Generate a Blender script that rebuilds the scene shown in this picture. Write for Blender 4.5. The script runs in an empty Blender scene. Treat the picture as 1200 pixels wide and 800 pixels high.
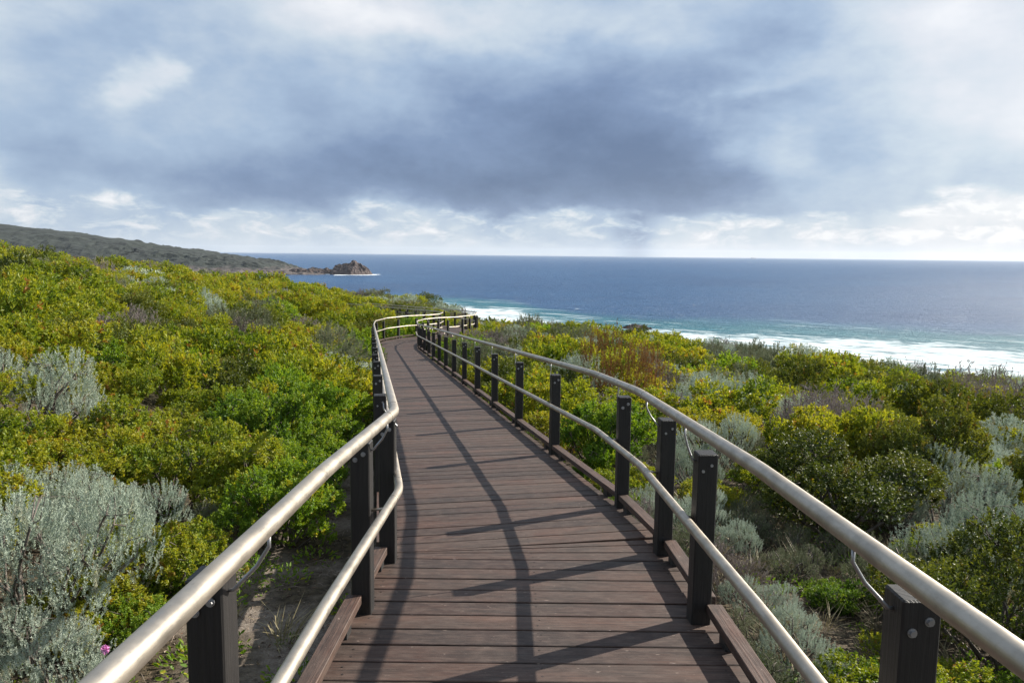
import bpy, math, random
import numpy as np
from mathutils import Vector, Matrix

SC = bpy.context.scene
COL = SC.collection
rad = math.radians

# ------------------------------------------------------------------ camera
F_PX, HORIZON, ROLL = 880.0, 298.0, rad(0.61)
pitch = math.atan((400 - HORIZON) / F_PX)
_R = np.array([1, 0, 0.0]); _F = np.array([0, math.cos(pitch), -math.sin(pitch)]); _U = np.cross(_R, _F)
CR = math.cos(ROLL) * _R + math.sin(ROLL) * _U
CU = -math.sin(ROLL) * _R + math.cos(ROLL) * _U
CF = _F
cam_d = bpy.data.cameras.new("camera"); cam = bpy.data.objects.new("camera", cam_d); COL.objects.link(cam)
cam_d.sensor_width = 36.0; cam_d.lens = 36.0 * F_PX / 1200.0
cam_d.clip_start = 0.05; cam_d.clip_end = 200000
m = Matrix.Identity(4)
for i in range(3):
    m[i][0] = CR[i]; m[i][1] = CU[i]; m[i][2] = -CF[i]
cam.matrix_world = m
SC.camera = cam

def ray(u, v):
    d = (u - 600) * CR - (v - 400) * CU + F_PX * CF
    return d / np.linalg.norm(d)

# ------------------------------------------------------------------ render settings
SC.render.engine = "CYCLES"
SC.view_settings.view_transform = "Standard"
SC.view_settings.look = "None"
SC.view_settings.exposure = 1.0
SC.view_settings.gamma = 1.0
SC.cycles.max_bounces = 6
SC.cycles.transparent_max_bounces = 6
SC.cycles.volume_bounces = 0

# ------------------------------------------------------------------ sun
SUN_AZ, SUN_EL = rad(60.5), rad(30.0)          # azimuth clockwise from +Y
sd = bpy.data.lights.new("sun", "SUN"); sd.energy = 5.0; sd.angle = rad(0.5); sd.color = (1.0, 0.93, 0.82)
sun = bpy.data.objects.new("sun", sd); COL.objects.link(sun)
sv = Vector((math.sin(SUN_AZ) * math.cos(SUN_EL), math.cos(SUN_AZ) * math.cos(SUN_EL), math.sin(SUN_EL)))
sun.rotation_euler = sv.to_track_quat("Z", "Y").to_euler()
sun.location = (20, 12, 14)

# ------------------------------------------------------------------ node helper
class NT:
    def __init__(s, tree):
        s.t = tree; s.n = tree.nodes; s.l = tree.links
    def node(s, typ, ins=None, **kw):
        nd = s.n.new(typ)
        for k, v in kw.items():
            setattr(nd, k, v)
        for k, v in (ins or {}).items():
            s.put(nd.inputs[k], v)
        return nd
    def put(s, sock, v):
        if isinstance(v, bpy.types.NodeSocket): s.l.new(v, sock)
        elif v is not None: sock.default_value = v
    def math(s, op, a, b=None, c=None, clamp=False):
        nd = s.node("ShaderNodeMath", operation=op, use_clamp=clamp)
        s.put(nd.inputs[0], a)
        if b is not None: s.put(nd.inputs[1], b)
        if c is not None: s.put(nd.inputs[2], c)
        return nd.outputs[0]
    def vm(s, op, a, b=None, scale=None):
        nd = s.node("ShaderNodeVectorMath", operation=op)
        s.put(nd.inputs[0], a)
        if b is not None: s.put(nd.inputs[1], b)
        if scale is not None: s.put(nd.inputs["Scale"], scale)
        return nd.outputs["Value"] if op in ("DOT_PRODUCT", "LENGTH") else nd.outputs[0]
    def noise(s, vec, scale, detail=4, rough=0.55, out="Fac", dist=0.0):
        nd = s.node("ShaderNodeTexNoise", {"Scale": scale, "Detail": detail, "Roughness": rough, "Distortion": dist})
        if vec is not None: s.l.new(vec, nd.inputs["Vector"])
        return nd.outputs[out]
    def mapr(s, v, a, b, c=0.0, d=1.0, kind="LINEAR"):
        nd = s.node("ShaderNodeMapRange", interpolation_type=kind)
        s.put(nd.inputs[0], v); s.put(nd.inputs[1], a); s.put(nd.inputs[2], b); s.put(nd.inputs[3], c); s.put(nd.inputs[4], d)
        return nd.outputs[0]
    def ramp(s, f, stops):
        nd = s.node("ShaderNodeValToRGB"); s.put(nd.inputs[0], f)
        e = nd.color_ramp.elements
        while len(e) < len(stops): e.new(0.5)
        for el, (p, c) in zip(e, stops):
            el.position = p; el.color = (c[0], c[1], c[2], 1)
        return nd.outputs[0]
    def mix(s, f, a, b, mode="MIX"):
        nd = s.node("ShaderNodeMix", data_type="RGBA", blend_type=mode)
        s.put(nd.inputs[0], f)
        s.put(nd.inputs[6], a if isinstance(a, bpy.types.NodeSocket) else (*a, 1))
        s.put(nd.inputs[7], b if isinstance(b, bpy.types.NodeSocket) else (*b, 1))
        return nd.outputs[2]

def lin(r, g, b):
    f = lambda c: (c / 255 / 12.92) if c / 255 <= .04045 else ((c / 255 + .055) / 1.055) ** 2.4
    return (f(r), f(g), f(b))

def new_mat(name):
    mt = bpy.data.materials.new(name); mt.use_nodes = True
    mt.node_tree.nodes.clear()
    n = NT(mt.node_tree)
    out = n.node("ShaderNodeOutputMaterial")
    return mt, n, out

# ------------------------------------------------------------------ world: Nishita sky behind a procedural cloud cover
W = bpy.data.worlds.new("World"); SC.world = W; W.use_nodes = True
W.node_tree.nodes.clear(); n = NT(W.node_tree)
gen = n.node("ShaderNodeTexCoord").outputs["Generated"]
dirv = n.vm("NORMALIZE", gen)
sep = n.node("ShaderNodeSeparateXYZ", {0: dirv})
az = n.math("ARCTAN2", sep.outputs[0], sep.outputs[1]); el = n.math("ARCSINE", sep.outputs[2])
P = n.node("ShaderNodeCombineXYZ", {0: az, 1: el, 2: 0.0}).outputs[0]
def azel(u, v):
    d = ray(u, v); return math.atan2(d[0], d[1]), math.asin(d[2])
Pa = n.vm("MULTIPLY", P, (1.0, 1.9, 1.0))
wn = n.noise(Pa, 3.2, 6, 0.55, "Color")
wv = n.vm("SUBTRACT", wn, (0.5, 0.5, 0.5))
Wp = n.vm("ADD", P, n.vm("MULTIPLY", wv, (0.42, 0.17, 0.0)))
wn2 = n.vm("SUBTRACT", n.noise(Pa, 14.0, 5, 0.55, "Color"), (0.5, 0.5, 0.5))
Wp = n.vm("ADD", Wp, n.vm("MULTIPLY", wn2, (0.08, 0.035, 0.0)))
K = 1 / F_PX
blobs = [  # u, v, spread u, spread v, amount
    (610, 165, 200, 66, -.34), (540, 215, 230, 28, -.30), (740, 150, 120, 80, -.24), (200, 195, 170, 34, -.17),
    (110, 50, 85, 36, -.10), (330, 130, 120, 60, -.04), (840, 195, 80, 22, -.22), (800, 60, 130, 40, -.10), (960, 130, 110, 80, -.10),
    (150, 103, 25, 20, .27), (400, 10, 120, 34, .34), (560, 25, 130, 26, .16), (0, 232, 30, 30, .22), (20, 15, 60, 30, .18),
    (700, 30, 80, 30, .10), (905, 100, 40, 26, .12), (960, 235, 180, 60, .05), (1160, 110, 130, 120, .20), (1160, 262, 40, 16, .16), (1090, 235, 200, 50, -.20),
    (520, 90, 60, 30, -.10), (250, 60, 60, 24, .10), (450, 130, 60, 24, .08), (850, 105, 34, 14, .16), (290, 252, 40, 8, .18), (1050, 20, 120, 40, .12)]
acc = None
for (u, v, su, sv_, a) in blobs:
    ca, ce = azel(u, v)
    d = n.vm("MULTIPLY", n.vm("SUBTRACT", Wp, (ca, ce, 0)), (1 / (su * K), 1 / (sv_ * K), 0))
    g = n.math("EXPONENT", n.math("MULTIPLY", n.vm("DOT_PRODUCT", d, d), -1.0))
    acc = n.math("MULTIPLY_ADD", g, a, acc if acc is not None else 0.0)
# brighter cloud round the hidden sun
dsun = n.vm("DOT_PRODUCT", dirv, tuple(sv))
acc = n.math("ADD", acc, n.mapr(dsun, 0.80, 1.0, 0.0, 0.18, "SMOOTHSTEP"))
# underside of the cloud deck: clearer, paler air between it and the horizon
wsep = n.node("ShaderNodeSeparateXYZ", {0: Wp})
e1 = azel(600, 252)[1]; e2 = azel(600, 236)[1]
low = n.mapr(wsep.outputs[1], e1, e2, 1.0, 0.0, "SMOOTHSTEP")
a0 = azel(60, 250)[0]; a1 = azel(420, 250)[0]; a2 = azel(760, 250)[0]
lowamp = n.mapr(wsep.outputs[0], a0, a2, 0.05, 0.18, "SMOOTHSTEP")
base = n.math("MULTIPLY_ADD", low, lowamp, 0.57)
# right side of the sky is a pale rain veil
rv = n.mapr(wsep.outputs[0], azel(760, 200)[0], azel(1000, 200)[0], 0.0, 0.10, "SMOOTHSTEP")
base = n.math("ADD", base, rv)
# detail
cd = n.noise(n.vm("MULTIPLY", P, (1, 1.7, 1)), 7.0, 9, 0.6)
cd = n.math("MULTIPLY", n.math("SUBTRACT", cd, 0.5), 0.62)
puff = n.noise(n.vm("MULTIPLY", P, (1, 2.6, 1)), 22.0, 8, 0.62, dist=0.4)
puff = n.mapr(puff, 0.44, 0.72, -0.05, 0.34, "SMOOTHSTEP")
pband = n.math("MULTIPLY", n.mapr(el, azel(600, 296)[1], azel(600, 272)[1], 0.0, 1.0, "SMOOTHSTEP"), low)
puff = n.math("MULTIPLY", puff, pband)
shaft = n.noise(n.vm("MULTIPLY", P, (1, 0.12, 1)), 26.0, 3, 0.5)
shaft = n.math("MULTIPLY", n.math("SUBTRACT", shaft, 0.5), n.math("MULTIPLY", pband, -0.22))
for (u_, su_, a_) in ((745, 20, -.34), (700, 26, -.10), (1010, 45, -.06), (805, 14, .04)):
    q_ = n.math("MULTIPLY", n.math("SUBTRACT", az, azel(u_, 270)[0]), 1 / (su_ * K))
    g_ = n.math("EXPONENT", n.math("MULTIPLY", n.math("MULTIPLY", q_, q_), -1.0))
    acc = n.math("MULTIPLY_ADD", n.math("MULTIPLY", g_, n.mapr(el, azel(600, 262)[1], azel(600, 225)[1], 1.0, 0.0, "SMOOTHSTEP")), a_, acc)
bb = n.math("ADD", n.math("ADD", base, acc), n.math("ADD", cd, n.math("ADD", puff, shaft)))
ccol = n.ramp(bb, [(0.0, lin(94, 115, 151)), (0.25, lin(124, 146, 181)), (0.5, lin(166, 187, 213)), (0.7, lin(202, 215, 228)), (0.86, lin(224, 229, 237)), (1.0, lin(243, 245, 249))])
sky = n.node("ShaderNodeTexSky", sky_type="NISHITA", sun_disc=False, sun_elevation=SUN_EL, sun_rotation=SUN_AZ)
bg1 = n.node("ShaderNodeBackground", {"Color": sky.outputs[0], "Strength": 0.06})
bg2 = n.node("ShaderNodeBackground", {"Color": ccol, "Strength": 0.52})
mx = n.node("ShaderNodeMixShader", {0: 0.92, 1: bg1.outputs[0], 2: bg2.outputs[0]})
wo = n.node("ShaderNodeOutputWorld", {0: mx.outputs[0]})
W.cycles.sampling_method = "MANUAL"; W.cycles.sample_map_resolution = 512

# ------------------------------------------------------------------ object helpers
def tag(o, label=None, cat=None, group=None, kind=None):
    if label: o["label"] = label
    if cat: o["category"] = cat
    if group: o["group"] = group
    if kind: o["kind"] = kind
    return o
def link(o, parent=None):
    COL.objects.link(o)
    if parent is not None: o.parent = parent
    return o
def empty(name, loc=(0, 0, 0), rz=0.0):
    o = bpy.data.objects.new(name, None); o.location = loc; o.rotation_euler[2] = rz
    o.empty_display_size = .2
    return link(o)

class MB:
    """collects vertices and faces of one mesh"""
    def __init__(s): s.v = []; s.f = []; s.mi = []; s.uv = []; s.sm = []
    def add(s, vs, fs, mi=0, uvs=None, smooth=False):
        b = len(s.v); s.v += [tuple(p) for p in vs]
        for k, f in enumerate(fs):
            s.f.append([b + i for i in f]); s.mi.append(mi); s.sm.append(smooth)
            s.uv.append(uvs[k] if uvs else [(0, 0)] * len(f))
    def box(s, c, ax, ay, az, mi=0, bev=0.0, uvo=None):
        """c centre; ax, ay, az half-extent vectors"""
        c = np.array(c, float); A = [np.array(a, float) for a in (ax, ay, az)]
        L = [np.linalg.norm(a) for a in A]
        if bev <= 0:
            vs = [c + sx * A[0] + sy * A[1] + sz * A[2] for sx in (-1, 1) for sy in (-1, 1) for sz in (-1, 1)]
            fs = [(0, 1, 3, 2), (4, 6, 7, 5), (0, 4, 5, 1), (2, 3, 7, 6), (0, 2, 6, 4), (1, 5, 7, 3)]
            s._boxuv(vs, fs, c, A, L, mi, uvo); return
        vs = []; idx = {}
        for sx in (-1, 1):
            for sy in (-1, 1):
                for sz in (-1, 1):
                    sg = (sx, sy, sz)
                    for k in range(3):
                        f = [sg[i] * (1 - (bev / L[i] if i != k else 0)) for i in range(3)]
                        idx[(sx, sy, sz, k)] = len(vs)
                        vs.append(c + f[0] * A[0] + f[1] * A[1] + f[2] * A[2])
        fs = []
        for k in range(3):
            i, j = [q for q in range(3) if q != k]
            for sk in (-1, 1):
                q = []
                for (si, sj) in ((-1, -1), (1, -1), (1, 1), (-1, 1)):
                    sg = [0, 0, 0]; sg[k] = sk; sg[i] = si; sg[j] = sj
                    q.append(idx[(*sg, k)])
                fs.append(tuple(q))
        for k in range(3):  # edge along axis k
            i, j = [q for q in range(3) if q != k]
            for si in (-1, 1):
                for sj in (-1, 1):
                    a = [0, 0, 0]; a[i] = si; a[j] = sj
                    p = list(a); p[k] = -1; r = list(a); r[k] = 1
                    fs.append((idx[(*p, i)], idx[(*r, i)], idx[(*r, j)], idx[(*p, j)]))
        for sx in (-1, 1):
            for sy in (-1, 1):
                for sz in (-1, 1):
                    fs.append(tuple(idx[(sx, sy, sz, k)] for k in range(3)))
        # orient outward
        ff = []
        for f in fs:
            P0, P1, P2 = vs[f[0]], vs[f[1]], vs[f[2]]
            nn = np.cross(P1 - P0, P2 - P0)
            ff.append(f if np.dot(nn, (P0 + P1 + P2) / 3 - c) > 0 else tuple(reversed(f)))
        s._boxuv(vs, ff, c, A, L, mi, uvo)
    def _boxuv(s, vs, fs, c, A, L, mi, uvo):
        o = uvo or (random.random() * 50, random.random() * 50)
        lo = int(np.argmax(L)); oth = [i for i in range(3) if i != lo]
        uvs = []
        for f in fs:
            r = []
            for i in f:
                d = vs[i] - c
                a = d.dot(A[lo]) / L[lo]; b = d.dot(A[oth[0]]) / L[oth[0]] + d.dot(A[oth[1]]) / L[oth[1]]
                r.append((a + o[0], b + o[1]))
            uvs.append(r)
        s.add(vs, fs, mi, uvs)
    def tube(s, pts, r, seg=12, mi=0, cap=True, smooth=True, taper=None):
        pts = [np.array(p, float) for p in pts]; n_ = len(pts); T = []
        for i in range(n_):
            t = pts[min(i + 1, n_ - 1)] - pts[max(i - 1, 0)]; T.append(t / (np.linalg.norm(t) + 1e-9))
        up = np.array([0, 0, 1.0]) if abs(T[0][2]) < .9 else np.array([1.0, 0, 0])
        rings = []; b = len(s.v); L = 0; vs = []; arc = [0]
        for i in range(n_):
            if i: L += np.linalg.norm(pts[i] - pts[i - 1]); arc.append(L)
            x = np.cross(T[i], up); x /= np.linalg.norm(x); y = np.cross(x, T[i]); up = y
            rr = r if taper is None else r * taper[i]
            for k in range(seg):
                a = 2 * math.pi * k / seg
                vs.append(pts[i] + rr * (math.cos(a) * x + math.sin(a) * y))
        fs = []; uvs = []
        for i in range(n_ - 1):
            for k in range(seg):
                k2 = (k + 1) % seg
                fs.append((i * seg + k, i * seg + k2, (i + 1) * seg + k2, (i + 1) * seg + k))
                c = 2 * math.pi * r / seg
                uvs.append([(arc[i], k * c), (arc[i], (k + 1) * c), (arc[i + 1], (k + 1) * c), (arc[i + 1], k * c)])
        s.add(vs, fs, mi, uvs, smooth)
        if cap:
            b = len(s.v) - len(vs)
            for ring in (list(range(seg))[::-1], [(n_ - 1) * seg + k for k in range(seg)]):
                s.f.append([b + i for i in ring]); s.mi.append(mi); s.uv.append([(0, 0)] * seg); s.sm.append(False)
    def mesh(s, name, mats):
        me = bpy.data.meshes.new(name); me.from_pydata(s.v, [], s.f)
        for m_ in mats: me.materials.append(m_)
        me.polygons.foreach_set("material_index", s.mi)
        me.polygons.foreach_set("use_smooth", s.sm)
        uvl = me.uv_layers.new(name="UVMap")
        uvl.data.foreach_set("uv", np.array([c for f in s.uv for c in f], dtype=np.float32).ravel())
        me.update(); return me
    def build(s, name, mats, parent=None):
        if not isinstance(mats, (list, tuple)): mats = [mats]
        return link(bpy.data.objects.new(name, s.mesh(name, mats)), parent)

def np_mesh(name, V, faces_list, mats, attrs=None, smooth=False, mi=None):
    """V (n,3); faces_list: list of (m,k) int arrays"""
    me = bpy.data.meshes.new(name)
    me.vertices.add(len(V)); me.vertices.foreach_set("co", np.asarray(V, np.float32).ravel())
    nl = sum(a.size for a in faces_list); npoly = sum(len(a) for a in faces_list)
    me.loops.add(nl); me.loops.foreach_set("vertex_index", np.concatenate([a.ravel() for a in faces_list]).astype(np.int32))
    me.polygons.add(npoly)
    tot = np.concatenate([np.full(len(a), a.shape[1]) for a in faces_list]); st = np.concatenate([[0], np.cumsum(tot)[:-1]])
    me.polygons.foreach_set("loop_start", st.astype(np.int32))
    me.polygons.foreach_set("use_smooth", np.full(npoly, smooth))
    if mi is not None: me.polygons.foreach_set("material_index", np.asarray(mi, np.int32))
    for m_ in mats: me.materials.append(m_)
    for k, arr in (attrs or {}).items():
        a = me.attributes.new(k, "FLOAT_COLOR", "POINT")
        a.data.foreach_set("color", np.asarray(arr, np.float32).ravel())
    me.update(calc_edges=True); me.validate()
    return me

# ------------------------------------------------------------------ materials
def mat_wood(name, dark=False, tint=(1, 1, 1)):
    mt, n, out = new_mat(name)
    uv = n.node("ShaderNodeUVMap").outputs[0]
    at = n.node("ShaderNodeAttribute", attribute_name="tone").outputs["Fac"]
    geo = n.node("ShaderNodeNewGeometry")
    g1 = n.noise(n.vm("MULTIPLY", uv, (3.0, 95.0, 1)), 1.0, 6, 0.62, dist=0.3)
    g2 = n.noise(n.vm("MULTIPLY", uv, (1.2, 9.0, 1)), 1.0, 4, 0.6, dist=0.6)
    g3 = n.noise(geo.outputs["Position"], 2.3, 5, 0.6)
    if dark:
        c = n.mix(n.mapr(g1, .35, .7), (.005, .0045, .005), (.017, .015, .014))
        c = n.mix(n.math("MULTIPLY", n.mapr(g2, .45, .75), .35), c, (.032, .028, .025))
        rough = .55
    else:
        f = n.math("ADD", n.math("MULTIPLY", g1, .55), n.math("MULTIPLY", g2, .45))
        c = n.ramp(f, [(.30, (.010, .007, .0055)), (.44, (.036, .025, .019)), (.57, (.070, .049, .039)), (.75, (.150, .114, .095))])
        red = n.mix(n.mapr(g3, .42, .7), c, n.mix(.75, c, (1.3, .78, .56), "MULTIPLY"))
        c = n.mix(at, red, n.mix(1.0, red, (.48, .44, .44), "MULTIPLY"))
        ck = n.noise(n.vm("MULTIPLY", uv, (2.2, 150.0, 1)), 1.0, 3, .55, dist=.5)
        c = n.mix(n.mapr(ck, .62, .70, 0, .75), c, (.018, .013, .012))
        mo = n.noise(n.vm("MULTIPLY", uv, (9.0, 26.0, 1)), 1.0, 6, .7)
        c = n.mix(n.mapr(mo, .44, .70, 0, .42), c, (.150, .122, .106))
        kn = n.noise(n.vm("MULTIPLY", uv, (7.0, 16.0, 1)), 1.0, 1, .4)
        c = n.mix(n.mapr(kn, .80, .84, 0, .8), c, (.015, .012, .011))
        sp = n.noise(n.vm("MULTIPLY", uv, (20.0, 60.0, 1)), 1.0, 2, .5)
        c = n.mix(n.math("MULTIPLY", n.mapr(sp, .70, .76), .5), c, (.38, .35, .32))
        rough = .68
    c = n.mix(1.0, c, tint, "MULTIPLY")
    bp = n.node("ShaderNodeBump", {"Strength": 0.8, "Distance": 0.005, "Height": g1})
    bs = n.node("ShaderNodeBsdfPrincipled", {"Base Color": c, "Roughness": rough, "Normal": bp.outputs[0]})
    n.l.new(bs.outputs[0], out.inputs[0]); return mt
M_DECK = mat_wood("weathered_deck_timber", tint=(.92, .79, .73))
M_KERB = mat_wood("kerb_timber", tint=(.86, .70, .62))
M_POST = mat_wood("black_stained_timber", True)

def mat_metal(name, col, rough, metal=1.0):
    mt, n, out = new_mat(name)
    uv = n.node("ShaderNodeUVMap").outputs[0]; geo = n.node("ShaderNodeNewGeometry").outputs["Position"]
    a = n.noise(n.vm("MULTIPLY", uv, (2.0, 260.0, 1)), 1.0, 3, .5)
    b = n.noise(geo, 9.0, 5, .62)
    sp = n.noise(geo, 90.0, 3, .6)
    d_ = n.noise(n.vm("MULTIPLY", uv, (5.0, 14.0, 1)), 1.0, 6, .7)
    c = n.mix(n.mapr(b, .35, .7), tuple(x * .70 for x in col), col)
    c = n.mix(n.mapr(d_, .50, .68, 0, .6), c, tuple(x * .55 for x in col))
    c = n.mix(n.math("MULTIPLY", n.mapr(sp, .64, .74), .35), c, (.22, .19, .16))
    r = n.math("ADD", n.mapr(d_, .35, .65, rough - .06, rough + .16), n.math("MULTIPLY", a, .08))
    bp = n.node("ShaderNodeBump", {"Strength": 0.12, "Distance": 0.001, "Height": a})
    bs = n.node("ShaderNodeBsdfPrincipled", {"Base Color": c, "Roughness": r, "Metallic": metal, "Normal": bp.outputs[0]})
    n.l.new(bs.outputs[0], out.inputs[0]); return mt
M_RAIL = mat_metal("satin_weathered_metal", (.50, .445, .375), .40, .92)
M_BOLT = mat_metal("galvanised_bolt", (.45, .45, .46), .45)

def mat_leaf(name, stops, patch, tipcol, tipamt=.6, trans=.35, rough=.52, spec=.34, patchscale=.55):
    mt, n, out = new_mat(name)
    at = n.node("ShaderNodeAttribute", attribute_name="leaf")
    s = n.node("ShaderNodeSeparateColor", {0: at.outputs["Color"]})
    rnd, tip, rare = s.outputs[0], s.outputs[1], s.outputs[2]
    oi = n.node("ShaderNodeObjectInfo").outputs["Random"]
    pos = n.node("ShaderNodeNewGeometry").outputs["Position"]
    pn = n.noise(pos, patchscale, 4, .6)
    f = n.math("ADD", n.math("MULTIPLY", rnd, .45), n.math("ADD", n.math("MULTIPLY", oi, .30), n.mapr(pn, .3, .7, -.12, .35)))
    c = n.ramp(f, stops)
    tf = n.math("MULTIPLY", n.math("MULTIPLY", tip, tipamt), n.mapr(n.noise(pos, 1.3, 3, .6), .38, .62))
    c = n.mix(tf, c, tipcol)
    c = n.mix(n.math("MULTIPLY", n.math("GREATER_THAN", rare, .925), n.mapr(pn, .45, .6, .15, .9)), c, patch)
    bs = n.node("ShaderNodeBsdfPrincipled", {"Base Color": c, "Roughness": rough, "Specular IOR Level": spec})
    tr = n.node("ShaderNodeBsdfTranslucent", {"Color": n.mix(1.0, c, (1.5, 1.35, .6) if trans > .2 else (1, 1, 1), "MULTIPLY")})
    mxs = n.node("ShaderNodeMixShader", {0: trans, 1: bs.outputs[0], 2: tr.outputs[0]})
    n.l.new(mxs.outputs[0], out.inputs[0]); return mt
M_LEAFY = mat_leaf("yellow_green_leaves", [(.12, (.036, .080, .010)), (.36, (.120, .190, .014)), (.60, (.215, .245, .020)), (.88, (.330, .295, .026))], (.27, .12, .04), (.38, .38, .03), trans=.42)
M_GLOSS = mat_leaf("bright_green_leaves", [(.15, (.045, .110, .012)), (.45, (.105, .205, .016)), (.85, (.190, .270, .020))], (.35, .33, .03), (.28, .36, .03), trans=.42)
M_OLIVE = mat_leaf("dark_olive_leaves", [(.15, (.030, .052, .010)), (.45, (.075, .105, .018)), (.85, (.150, .170, .026))], (.16, .10, .03), (.19, .20, .025), .5, .28)
M_SILVER = mat_leaf("silver_grey_leaves", [(.15, (.25, .31, .23)), (.5, (.375, .44, .35)), (.85, (.52, .58, .48))], (.30, .27, .17), (.46, .49, .42), .5, .15, .6, .3)
M_GREYG = mat_leaf("dull_grey_green_leaves", [(.15, (.085, .105, .055)), (.5, (.165, .185, .105)), (.85, (.25, .265, .165))], (.2, .13, .06), (.26, .26, .15), .4, .2, .6, .3)
M_RUST = mat_leaf("rusty_brown_leaves", [(.15, (.085, .042, .022)), (.5, (.170, .085, .045)), (.85, (.230, .140, .065))], (.08, .10, .03), (.24, .12, .06), .5, .25, .6, .3)
M_ASH = mat_leaf("dry_pinkish_grey_twigs", [(.15, (.13, .105, .095)), (.5, (.22, .185, .17)), (.85, (.33, .285, .27))], (.2, .17, .08), (.38, .33, .31), .5, .1, .7, .3)
M_STRAW = mat_leaf("straw_blades", [(.15, (.10, .085, .045)), (.5, (.20, .17, .09)), (.85, (.33, .28, .16))], (.1, .13, .04), (.3, .26, .15), .4, .2, .6, .3)

def mat_plain(name, a, b, scale=12.0, rough=.85):
    mt, n, out = new_mat(name)
    pos = n.node("ShaderNodeNewGeometry").outputs["Position"]
    c = n.mix(n.mapr(n.noise(pos, scale, 4, .6), .35, .65), a, b)
    bs = n.node("ShaderNodeBsdfPrincipled", {"Base Color": c, "Roughness": rough})
    n.l.new(bs.outputs[0], out.inputs[0]); return mt
M_STEM = mat_plain("grey_brown_bark", (.055, .042, .034), (.17, .145, .125))
M_DEADW = mat_plain("dead_grey_wood", (.20, .17, .155), (.42, .37, .35))
M_PINK = mat_plain("pink_petals", (.55, .17, .42), (.75, .32, .60), 200)

# ------------------------------------------------------------------ path geometry (centre line, deck height)
CL = [(.12, -3.0), (.12, 4.95), (-4.90, 31.5), (-5.17, 33.3), (-5.02, 35.0), (-4.43, 36.4), (-3.5, 37.5), (-2.88, 38.9), (-2.85, 40.8), (-3.5, 43.0),
      (-4.7, 46.0), (-6.2, 49.5), (-8.0, 53.5), (-10.0, 58.0), (-12.2, 63.0), (-14.5, 68.0)]
CLp = np.array(CL)
SEG = np.linalg.norm(np.diff(CLp, axis=0), axis=1); SS = np.concatenate([[0], np.cumsum(SEG)]) - 3.0   # s = 0 at y = 0
def deck_z(s):
    return -np.interp(s, [-3, 0, 2.5, 31.7, 42, 80], [1.57, 1.67, 1.79, 4.01, 4.22, 6.0])
def cl_at(s):
    return np.array([np.interp(s, SS, CLp[:, 0]), np.interp(s, SS, CLp[:, 1])])
def cl_dir(s):
    k = min(max(int(np.searchsorted(SS, s)) - 1, 0), len(SEG) - 1)
    d = CLp[k + 1] - CLp[k]; return d / np.linalg.norm(d)
def nearest(x, y):
    """distance to the centre line, signed side (+ right), arc length; arrays"""
    x = np.asarray(x, float); y = np.asarray(y, float)
    best = np.full(x.shape, 1e9); side = np.zeros(x.shape); sa = np.zeros(x.shape)
    for k in range(len(SEG)):
        a = CLp[k]; d = (CLp[k + 1] - a) / SEG[k]
        t = np.clip((x - a[0]) * d[0] + (y - a[1]) * d[1], 0, SEG[k])
        qx = a[0] + d[0] * t; qy = a[1] + d[1] * t
        dd = np.hypot(x - qx, y - qy); cr = (x - qx) * d[1] - (y - qy) * d[0]
        mk = dd < best
        best = np.where(mk, dd, best); side = np.where(mk, np.sign(cr), side); sa = np.where(mk, SS[k] + t, sa)
    return best, side, sa

SEA_Z = -45.0
def smooth(t): t = np.clip(t, 0, 1); return t * t * (3 - 2 * t)
def und(x, y):
    return (.30 * np.sin(x * .21 + 1.3 + .6 * np.sin(y * .11)) * np.sin(y * .17 + .4) + .20 * np.sin(x * .47 + y * .31 + 2.0) + .13 * np.sin(x * .83 - y * .71)
            + .05 * np.sin(x * 2.1 + 1.0 + .9 * np.sin(y * 1.3)) * np.sin(y * 1.9))
def ground(x, y):
    x = np.asarray(x, float); y = np.asarray(y, float)
    r = np.hypot(x, y)
    g = -2.2 - .066 * y - np.where(x > 0, .110 * x, .112 * x)
    d, side, s = nearest(x, y)
    g = g + und(x, y) * smooth((d - 1.2) / 6) * 1.0
    dz = deck_z(s) - .58 - .05 * np.where(side > 0, d, 0)
    g = g + (np.minimum(g, dz) - g) * (1 - smooth((d - 1.6) / 5.5))
    g = g - .0007 * np.maximum(0, r - 78) ** 2 - smooth((x + 12) / 14) * (.0022 * np.minimum(np.maximum(0, r - 41), 60) ** 2)
    return np.maximum(g, SEA_Z - 6)

def at(u, v, h=0.0):
    """world point where the sight line through a photo pixel meets the ground raised by h"""
    d = ray(u, v); t = 1.5; 
    while t < 400:
        p = d * t
        if p[2] < float(ground(p[0], p[1])) + h:
            if float(nearest(p[0], p[1])[0]) > 1.25: return p[0], p[1]
        t *= 1.004
        if p[2] < float(ground(p[0], p[1])) - 1.5: break
    return p[0], p[1]

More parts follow.
